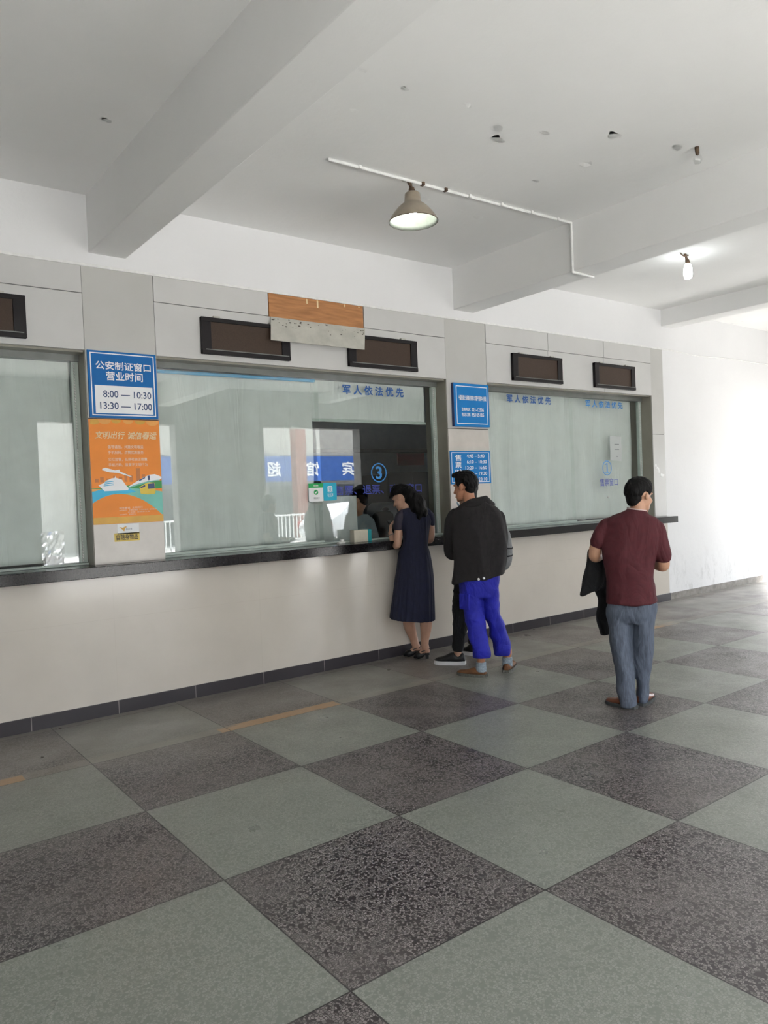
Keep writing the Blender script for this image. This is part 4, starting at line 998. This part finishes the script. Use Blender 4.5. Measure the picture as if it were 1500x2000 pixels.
hand(bm, B.P(906, 1068, .34), B.R * .5 + B.F * .8 + Vector((0, 0, .1)), Vector((0, 0, -1)), -1, .55); hand(bm, B.P(940, 1068, .36), B.R * -.5 + B.F * .8 + Vector((0, 0, .1)), Vector((0, 0, -1)), 1, .55)
for k, (hp, dr) in enumerate(((Lh * .86 + Lt * .14, Lt - Lh), (Rh * .8 + Rt * .2, Rt - Rh))):
    tube(bm, [(B.P(920 if k == 0 else 958, 1160, 0), .066), (B.P(928 if k == 0 else 967, 1215, B.w(hp) * .55), .048), (hp + Vector((0, 0, .20)), .040), (hp + Vector((0, 0, .13)), .036), (hp + Vector((0, 0, .06)), .038), (hp + dr * .25 + Vector((0, 0, .045)), .028)], 14, 4)
fuse('body', bm, M['skinr'], t, .006, 4)
eyes(Hm, t)
bm = BM(); hair_cap(bm, Hm, .024, None, .018, 5); ell(bm, Hm, (0, -.062, -.022), (.064, .044, .046)); ell(bm, Hm, (0, .070, .118), (.050, .036, .024)); fuse('hair', bm, M['hair'], t, .005, 3, folds(.007, (26, 26, 14), 4))
bm = BM()
B.loft(bm, [(911, 950, (978, 975), .0, .080), (900, 963, (987, 983), .0, .112), (888, 975, (996, 992), .0, .135), (882, 984, (1010, 1007), 0, .15), (882, 988.5, (1030, 1027), 0, .158), (884, 990.7, 1053, 0, .162), (885, 991, 1078, 0, .165), (884.5, 988.5, (1108, 1100), 0, .162), (883, 986.5, (1125, 1110), 0, .158), (882, 986, (1138.5, 1120.5), 0, .158), (884, 984, (1139.5, 1121.5), 0, .150)], 48)
B.limb(bm, [(893, 1008, .0, .075), (884, 1030, .01, .074), (881, 1052, .03, .068), (880, 1074, .05, .062), (884, 1081, .10, .058), (892, 1078, .2, .055), (903, 1070, .30, .050)])
B.limb(bm, [(972, 1010, .0, .075), (977, 1040, .03, .070), (976, 1065, .07, .066), (970, 1076, .14, .060), (958, 1078, .24, .055), (944, 1070, .33, .050)])
fuse('jacket', bm, M['jacket'], t, .008, 4, folds(.026, (4.2, 4.2, 1.5), 12))
bm = BM()
B.loft(bm, [(912, 947, (978, 969.5), .01, .078), (911, 950, (975, 967.5), .01, .085), (904, 959, (983, 976), .0, .108), (896, 968, (992, 984), .0, .124), (897, 967, (994, 986), .0, .117)], 36, 2)
fuse('collar', bm, M['jacket'], t, .006, 2)
bm = BM(); tube(bm, [(B.P(893, 981, .1), .006), (B.P(896, 987, .09), .011), (B.P(900, 993, .08), .012)], 8); put('shirt_collar', bm, pmat('light_blue_shirt', (.35, .50, .62), .8), t, True)
for px, py in ((934.7, 1131.5), (945, 1129.3)):
    bm = BM(); q = B.P(px, py, -.166); ell(bm, Matrix.Translation(q), (0, 0, 0), (.0115, .009, .0115), 14, 10); put('button', bm, M['signw'], t, True)
bm = BM()
B.loft(bm, [(892, 976, (1130, 1116), 0, .125), (896, 973.5, 1136, 0, .135), (898.5, 973, 1150, 0, .138), (902, 971, 1164, 0, .115)])
wa = B.w(Lh * .86 + Lt * .14); wb = B.w(Rh * .8 + Rt * .2)
B.loft(bm, [(898.5, 944, 1150, .0, .112), (898.5, 943.5, 1175, wa * .2, .105), (902.5, 944, 1190, wa * .3, .100), (909, 947, 1213, wa * .5, .096), (914.7, 951, 1240, wa * .8, .094), (920, 955.5, 1262, wa, .092), (921.5, 956.5, 1266, wa, .098), (923, 957.5, 1274, wa, .098), (924, 957, 1283, wa, .092)], 26)
B.loft(bm, [(942, 973.5, 1148, .0, .112), (944, 975, 1187, wb * .3, .105), (946, 979.5, 1201, wb * .45, .102), (950, 986, 1215, wb * .6, .098), (957, 992, 1240, wb * .85, .094), (961, 995.5, 1254, wb, .096), (964, 997, 1268, wb, .096), (966, 996.5, 1278, wb, .090)], 26)
fuse('trousers', bm, M['royal'], t, .007, 3, folds(.018, (5, 5, 6), 21))
bm = BM(); box(bm, -.055, .055, -.007, .010, -.075, .065, .006)
nv = (B.R * -.62 - B.F * .78).normalized(); tv = Vector((-nv.y, nv.x, 0)); c = B.P(907, 1174, wa * .2 - .078)
bm.transform(Matrix(((tv.x, -nv.x, 0, c.x), (tv.y, -nv.y, 0, c.y), (0, 0, 1, c.z), (0, 0, 0, 1)))); put('cargo_pocket', bm, M['royal'], t)
for k, (hp, px0) in enumerate(((Lh * .86 + Lt * .14, 0), (Rh * .8 + Rt * .2, 0))):
    bm = BM(); tube(bm, [(hp + Vector((0, 0, .045)), .046), (hp + Vector((0, 0, .085)), .046), (hp + Vector((0, 0, .105)), .044), (hp + Vector((0, 0, .128)), .045)], 18, 3, False); fuse('sock', bm, M['sock'], t, .005, 1, folds(.004, (20, 20, 40), 2))
for a, b_ in ((Lh, Lt), (Rh, Rt)): shoe(t, a, b_, .048, FLAT, M['brown2'], M['sole2'], .024)

# ---- woman in the navy dress
B = Body((4.715, 5.60, 0))
t = thing('person', B.b, 'person in a navy short sleeved dress and black heels bowing over a phone', 'person')
Lh, Lt, Rh, Rt = onz(821, 1281), onz(791, 1282.5), onz(836, 1286), onz(811, 1286.5)
HC = B.P(784.5, 973, .06); Hm = pose(HC, math.radians(-24), math.radians(26), math.radians(4), .95)
bm = BM(); head(bm, Hm, (B.P(795, 992, .04), B.P(803, 1003, .03)))
B.loft(bm, [(794, 822, 996, .03, .05), (784, 830, 1010, .03, .075), (792, 832, 1040, .02, .08), (793, 828, 1066, .0, .075), (788, 834, 1100, 0, .09), (790, 838, 1140, 0, .09)])
B.limb(bm, [(783, 1010, .0, .042), (779.5, 1030, .0, .043), (777.5, 1050, .0, .042), (776, 1065, .0, .036), (771, 1063, .04, .034), (766, 1052, .08, .030), (762.5, 1041, .11, .024)], 16)
B.limb(bm, [(837, 1006, .04, .042), (841, 1028, .05, .040), (841.5, 1045, .06, .038), (839.5, 1055, .07, .034), (828, 1052, .15, .031), (808, 1044, .26, .026)], 16)
hand(bm, B.P(762.5, 1041, .11), Vector((0, 0, .85)) + B.R * .06 + B.F * .25, B.R * .8 + B.F * .3, 1, .55, .92)
hand(bm, B.P(808, 1044, .26), B.R * -.8 + B.F * .2 + Vector((0, 0, .25)), Vector((0, 0, 1)), 1, .5, .92)
LEG = []
for k, (hl, tp, ax, ay_) in enumerate(((Lh, Lt, 811, 1258), (Rh, Rt, 829.5, 1259))):
    wa = B.w(hl) - .01; an = B.P(ax, ay_, wa)
    hb = hl + (tp - hl) * .06 + Vector((0, 0, .075)); ball = hl + (tp - hl) * .70 + Vector((0, 0, .028)); tip = hl + (tp - hl) * .95 + Vector((0, 0, .022))
    xs = ((802, 799, 803, 808) if k == 0 else (828, 832, 831.5, 830))
    tube(bm, [(B.P(xs[0], 1150, wa * .2), .078), (B.P(xs[1], 1205, wa * .6), .060), (B.P(xs[1], 1219, wa * .75), .060), (B.P(xs[2], 1233, wa * .9), .052), (B.P(xs[3], 1247, wa), .041), (an, .039), ((an + hb) / 2 + Vector((0, 0, -.01)), .037), (hb + (tp - hl) * .05, .033)], 16, 4)
    tube(bm, [(hb, .031), (hb + (tp - hl) * .25 + Vector((0, 0, .004)), .033), (ball + Vector((0, 0, .008)), .027), (tip - (tp - hl) * .08, .013)], 14, 4, flat=.7)
    LEG.append((hl, tp, an, hb, ball, tip))
fuse('body', bm, M['skinl'], t, .0055, 4)
eyes(Hm, t)
bm = BM(); hair_cap(bm, Hm, .026, [(0, 40), (40, 36), (60, 22), (74, 2), (90, 0), (104, 2), (116, -18), (140, -40), (180, -50)], .01, 9)
tube(bm, [(B.P(797, 962, .02), .070), (B.P(806, 976, .0), .072), (B.P(814, 990, -.03), .066), (B.P(820, 1001, -.055), .056), (B.P(819, 1009, -.06), .034)], 18, 4)
tube(bm, [(B.P(812, 972, -.02), .058), (B.P(822, 988, -.04), .060), (B.P(829, 1002, -.05), .034)], 14, 4)
tube(bm, [(B.P(772, 958, .04), .038), (B.P(765, 966, .05), .026), (B.P(762, 972, .06), .012)], 12, 4)
fuse('hair', bm, M['hair'], t, .006, 2, folds(.018, (13, 13, 9), 4))
def pleat(a, v): return 1 + .035 * max(0, (v - .42) / .58) * math.cos(22 * a + 2 * math.sin(3 * a)) + .02 * max(0, v - .5) * math.sin(5 * a)
bm = BM()
B.loft(bm, [(790, 822, (992, 991), .03, .062), (782, 832, (998, 996), .03, .085), (776, 841, 1006, .03, .098), (777, 843, 1018, .03, .105), (784, 838.5, 1034, .02, .107), (787, 836.5, 1052, .015, .102), (785.5, 835.5, 1066, .0, .096), (780.5, 838, 1074, .0, .102), (778, 840.5, 1084, .0, .112), (775.5, 844.5, 1108, .0, .128), (771, 847.3, 1138, .0, .142), (766.5, 848.5, 1170, .0, .152), (763, 849, 1194, .0, .160), (761.5, 849, (1206, 1210), .0, .165), (764, 847, (1208, 1212), .0, .158)], 150, 3, 2.15, pleat)
fuse('dress', bm, M['navy'], t, .006, 3, folds(.006, (5, 5, 1.6), 14))
bm = BM(); B.limb(bm, [(789, 1004, .02, .050), (783, 1010, .0, .056), (780, 1020, .0, .056), (779, 1030.5, .0, .050)]); fuse('sleeve', bm, M['navys'], t, .006, 3, folds(.005, (8, 8, 4), 3))
bm = BM(); B.limb(bm, [(832, 1001, .03, .050), (838, 1008, .04, .053), (840.5, 1016, .05, .050), (841.5, 1022, .05, .046)]); fuse('sleeve', bm, M['navy'], t, .006, 3, folds(.005, (8, 8, 4), 3))
for hl, tp, an, hb, ball, tip in LEG:
    d = (tp - hl); f = d.normalized(); sd = Vector((f.y, -f.x, 0)); bm = BM()
    # closed toe, thin sole and strap around the heel, block heel below
    up = Vector((0, 0, 1))
    tube(bm, [(hb + up * -.030 + f * .0, .030), (hb + d * .25 + up * -.030, .028), (hl + d * .62 + up * .016, .036), (hl + d * .85 + up * .016, .034), (hl + d * .99 + up * .014, .016)], 14, 4, flat=.38)
    tube(bm, [(hl + d * .50 + up * .040, .036), (hl + d * .68 + up * .034, .042), (hl + d * .86 + up * .028, .038), (hl + d * 1.0 + up * .018, .018)], 16, 3, flat=.85)
    o = fuse('shoe', bm, M['shoeb'], t, .005, 2)
    bm = BM(); rg = []
    for z, r in ((0, .018), (.035, .020), (.06, .026)): rg.append([hl + d * .06 + sd * (r * x) + f * (r * .8 * y) + up * z for x, y in ((-1, -1), (-1, 1), (1, 1), (1, -1))])
    ring_loft(bm, rg); put('heel', bm, M['shoeb'], o)
    bm = BM(); ac = an + (hb - an) * .55
    loop = []
    for i in range(17):
        a = PI * i / 16; loop.append((hb + d * .42 * (1 - math.sin(a)) + sd * (.040 * math.cos(a)) - f * (.034 * math.sin(a)) + up * (.0 + .028 * math.sin(a)), .0042))
    tube(bm, loop, 8, 1); put('strap', bm, M['shoeb'], o, True)
bm = BM(); q = B.P(763.5, 1044, .10); pts = []
for i in range(21):
    a = 2 * PI * i / 20; pts.append((q + B.R * (.031 * math.cos(a)) + B.F * (.031 * math.sin(a)) + Vector((0, 0, .010 * math.cos(a))), .0035))
tube(bm, pts, 6, 1, False); put('bracelet', bm, M['alu'], t, True)
q = B.P(766, 1028, .17)
t2 = thing('phone', q, 'dark phone held up in the hands of the person in the navy dress', 'phone')
bm = BM(); box(bm, -.036, .036, -.004, .004, -.06, .075, .003); bm.transform(Matrix.Translation(q) @ Matrix.Rotation(math.radians(24), 4, 'Z') @ Matrix.Rotation(math.radians(-35), 4, 'X')); put('case', bm, M['black'], t2)
bm = BM(); box(bm, -.032, .032, -.0055, -.0042, -.055, .07); bm.transform(Matrix.Translation(q) @ Matrix.Rotation(math.radians(24), 4, 'Z') @ Matrix.Rotation(math.radians(-35), 4, 'X')); put('screen', bm, M['carg'], t2)

# ---- the one almost hidden behind the dark jacket
B = Body((5.045, 5.19, 0))
t = thing('person', B.b, 'person in slim black trousers and sneakers, nearly hidden behind the charcoal jacket', 'person')
Fh, Ft, Gh, Gt = onz(907, 1297.5), onz(849, 1296), onz(934, 1280), onz(903, 1275.5)
HC = B.P(911, 961, .02); Hm = pose(HC, math.radians(-40), math.radians(10), 0, .95)
bm = BM(); head(bm, Hm, (B.P(918, 984, 0), B.P(922, 998, 0)))
B.loft(bm, [(906, 942, 1000, 0, .06), (898, 962, 1018, 0, .11), (898, 964, 1060, 0, .12), (900, 955, 1100, 0, .11), (898, 945, 1140, 0, .11), (900, 940, 1165, 0, .09)])
B.limb(bm, [(915, 1018, -.14, .046), (912, 1050, -.14, .042), (910, 1072, -.12, .038), (898, 1072, -.06, .034), (894, 1062, .06, .028)])
B.limb(bm, [(920, 1018, .16, .046), (918, 1050, .17, .042), (915, 1072, .17, .038), (904, 1070, .16, .034), (897, 1062, .18, .028)])
hand(bm, B.P(894, 1062, .06), B.F * .8 + Vector((0, 0, .5)), B.R * 1.0, 1, .5, .95); hand(bm, B.P(897, 1062, .18), B.F * .8 + Vector((0, 0, .5)), B.R * -1.0, -1, .5, .95)
for hp, x0, x1 in ((Fh * .80 + Ft * .20, 908, 898), (Gh * .80 + Gt * .20, 926, 924)):
    tube(bm, [(B.P(x0, 1160, B.w(hp) * .2), .066), (B.P(x1, 1215, B.w(hp) * .7), .05), (hp + Vector((0, 0, .17)), .036), (hp + Vector((0, 0, .08)), .037), (hp + Vector((0, 0, .05)), .034)], 14, 4)
fuse('body', bm, M['skinl'], t, .006, 4)
eyes(Hm, t)
bm = BM(); hair_cap(bm, Hm, .018, None, 0, 3); ell(bm, Hm, (0, -.062, -.022), (.064, .044, .048)); ell(bm, Hm, (0, -.070, -.05), (.05, .028, .035)); fuse('hair', bm, M['hair'], t, .006, 3)
bm = BM()
B.loft(bm, [(906, 944, 995, 0, .075), (900, 956, 1008, 0, .12), (895, 964, 1025, 0, .14), (895, 967, 1060, 0, .14), (897, 960, 1100, 0, .13), (896, 950, 1140, 0, .125)], 36)
B.limb(bm, [(918, 1012, -.12, .062), (912, 1045, -.14, .058), (909, 1072, -.12, .054), (899, 1072, -.06, .048), (895, 1064, .04, .042)])
B.limb(bm, [(922, 1012, .14, .062), (918, 1045, .17, .058), (914, 1070, .17, .054), (903, 1070, .16, .048), (898, 1063, .18, .042)])
fuse('top', bm, M['blackcloth'], t, .008, 4, folds(.01, (4, 4, 2), 2))
bm = BM(); wF = B.w(Fh * .8 + Ft * .2); wG = B.w(Gh * .8 + Gt * .2)
B.loft(bm, [(889, 948, 1132, 0, .13), (887, 948, 1150, .0, .14), (886, 945, 1170, .0, .12)])
B.loft(bm, [(885, 925, 1155, wF * .2, .11), (884, 920, 1185, wF * .5, .10), (884, 914, 1215, wF * .8, .085), (884.5, 911, 1240, wF, .07), (884, 907, 1258, wF, .062), (883.5, 903.5, 1271, wF, .058)], 24)
B.loft(bm, [(905, 946, 1155, wG * .2, .11), (906, 944, 1185, wG * .5, .10), (910, 942, 1215, wG * .8, .085), (914, 940, 1240, wG, .07), (915, 937, 1256, wG, .06)], 24)
fuse('trousers', bm, M['blackcloth'], t, .007, 3, folds(.014, (6, 6, 9), 6))
for a, b_ in ((Fh, Ft), (Gh, Gt)):
    o = shoe(t, a, b_, .050, SNK, M['shoeb'], M['shoew'], .034, grow=.010)
    d = (b_ - a); f = d.normalized(); sd = Vector((f.y, -f.x, 0))
    bm = BM()
    for k in range(5):
        c = a + d * (.40 + k * .055) + Vector((0, 0, .094 - .010 * k)); tube(bm, [(c - sd * .026, .0035), (c + Vector((0, 0, .008)), .0035), (c + sd * .026, .0035)], 6, 2)
    put('laces', bm, M['blackcloth'], o, True)
t = thing('backpack', B.P(978, 1075, -.02), 'grey backpack with black straps peeking out beside the charcoal jacket', 'backpack')
bm = BM(); B.loft(bm, [(968, 982, 1024, 0, .05), (968, 990, 1030, 0, .11), (968, 996.5, 1042, 0, .14), (968, 999.5, 1060, 0, .15), (968, 1000.8, 1078, 0, .155), (968, 999.5, 1096, 0, .15), (968, 994, 1108, 0, .13), (969, 986, 1114, 0, .07)], 32, 3, 2.6); fuse('bag', bm, M['bag'], t, .008, 3)
for py, xr in ((1067.5, 1001), (1086, 1001)):
    bm = BM(); rg = []
    for dz in (-1.3, 1.3):
        a, b_ = B.P(967, py + dz, 0), B.P(xr + .5, py + dz + (2 if py < 1070 else -3), 0); c = (a + b_) / 2; ax = (b_ - a) / 2
        rg.append([c + ax * math.copysign(abs(math.cos(q)) ** .77, math.cos(q)) + B.F * (.158 * math.copysign(abs(math.sin(q)) ** .77, math.sin(q))) for q in [2 * PI * i / 32 for i in range(32)]])
    ring_loft(bm, rg, False); bmesh.ops.solidify(bm, geom=bm.faces[:], thickness=.003); put('strap', bm, M['blackcloth'], t)
for s in (-1, 1):
    bm = BM(); tube(bm, [(B.P(958, 1030, .10 * s), .012), (B.P(945, 1000, .10 * s), .013), (B.P(920, 1003, .11 * s), .013), (B.P(905, 1030, .12 * s), .012), (B.P(930, 1085, .145 * s), .010), (B.P(958, 1100, .10 * s), .010)], 8); put('shoulder_strap', bm, M['blackcloth'], t, True)

# ---- clerk behind the glass
c0 = ony(704, 1060, 7.15)
B = Body((c0.x, 7.15, 0))
t = thing('person', B.b, 'person in a grey blue shirt sitting inside the office behind the clear pane', 'person')
HC = B.P(702, 978, .0); Hm = pose(HC, math.radians(-20), math.radians(18), 0, .95)
bm = BM(); head(bm, Hm, (B.P(700, 1000, .05), B.P(700, 1012, .08)))
B.loft(bm, [(688, 712, 1008, .1, .06), (675, 722, 1020, .1, .09), (675, 724, 1060, .1, .10), (677, 722, 1110, .1, .10)])
B.limb(bm, [(726, 1025, .1, .045), (732, 1060, .05, .042), (728, 1085, .12, .036), (718, 1090, .26, .028)]); B.limb(bm, [(672, 1025, .1, .045), (666, 1060, .05, .042), (672, 1085, .12, .036), (682, 1090, .26, .028)])
hand(bm, B.P(718, 1090, .26), B.F + B.R * -.3, Vector((0, 0, -1)), -1, .4); hand(bm, B.P(682, 1090, .26), B.F + B.R * .3, Vector((0, 0, -1)), 1, .4)
for s in (-1, 1): tube(bm, [(Vector((c0.x + s * .09, 7.22, .52)), .075), (Vector((c0.x + s * .10, 7.50, .52)), .06), (Vector((c0.x + s * .10, 7.49, .3)), .052), (Vector((c0.x + s * .10, 7.44, .06)), .04), (Vector((c0.x + s * .10, 7.55, .04)), .035)], 12, 4)
fuse('body', bm, M['skin'], t, .008, 4)
eyes(Hm, t)
bm = BM(); hair_cap(bm, Hm, .018, None, 0, 8); ell(bm, Hm, (0, -.062, -.022), (.064, .044, .048)); ell(bm, Hm, (0, -.070, -.05), (.05, .028, .035)); fuse('hair', bm, M['hair'], t, .006, 3)
bm = BM(); B.loft(bm, [(684, 718, 1004, .1, .075), (672, 727, 1014, .1, .11), (667, 730, 1028, .1, .125), (668, 731, 1060, .1, .13), (670, 730, 1100, .1, .13), (672, 728, 1140, .1, .14)])
B.limb(bm, [(722, 1020, .1, .06), (729, 1040, .08, .058), (733, 1060, .05, .052), (729, 1084, .12, .046), (720, 1090, .22, .04)]); B.limb(bm, [(676, 1020, .1, .06), (668, 1040, .08, .058), (664, 1060, .05, .052), (671, 1084, .12, .046), (680, 1090, .22, .04)])
fuse('shirt', bm, M['officegrey'], t, .009, 4, folds(.01, (5, 5, 3), 1))
bm = BM(); B.loft(bm, [(672, 728, 1135, .1, .13), (672, 728, 1165, .1, .14), (676, 724, 1180, .1, .10)])
for s in (-1, 1): tube(bm, [(Vector((c0.x + s * .09, 7.22, .52)), .09), (Vector((c0.x + s * .10, 7.49, .52)), .08), (Vector((c0.x + s * .10, 7.48, .3)), .072), (Vector((c0.x + s * .10, 7.44, .09)), .065)], 14, 4)
fuse('trousers', bm, M['blackcloth'], t, .009, 4)
q0 = thing('stool', (c0.x, 7.27, 0), 'dark round stool the clerk in the office sits on', 'stool')
bm = BM(); lathe(bm, [(.01, .415), (.17, .415), (.18, .40), (.17, .37), (.01, .37)], c0.x, 7.27, 24); put('seat', bm, M['black'], q0, True)
for k in range(4):
    a = PI / 4 + k * PI / 2; put('leg', tube(BM(), [(Vector((c0.x + .11 * math.cos(a), 7.27 + .11 * math.sin(a), .37)), .014), (Vector((c0.x + .17 * math.cos(a), 7.27 + .17 * math.sin(a), .014)), .014)], 8, 1), M['alu'], q0)
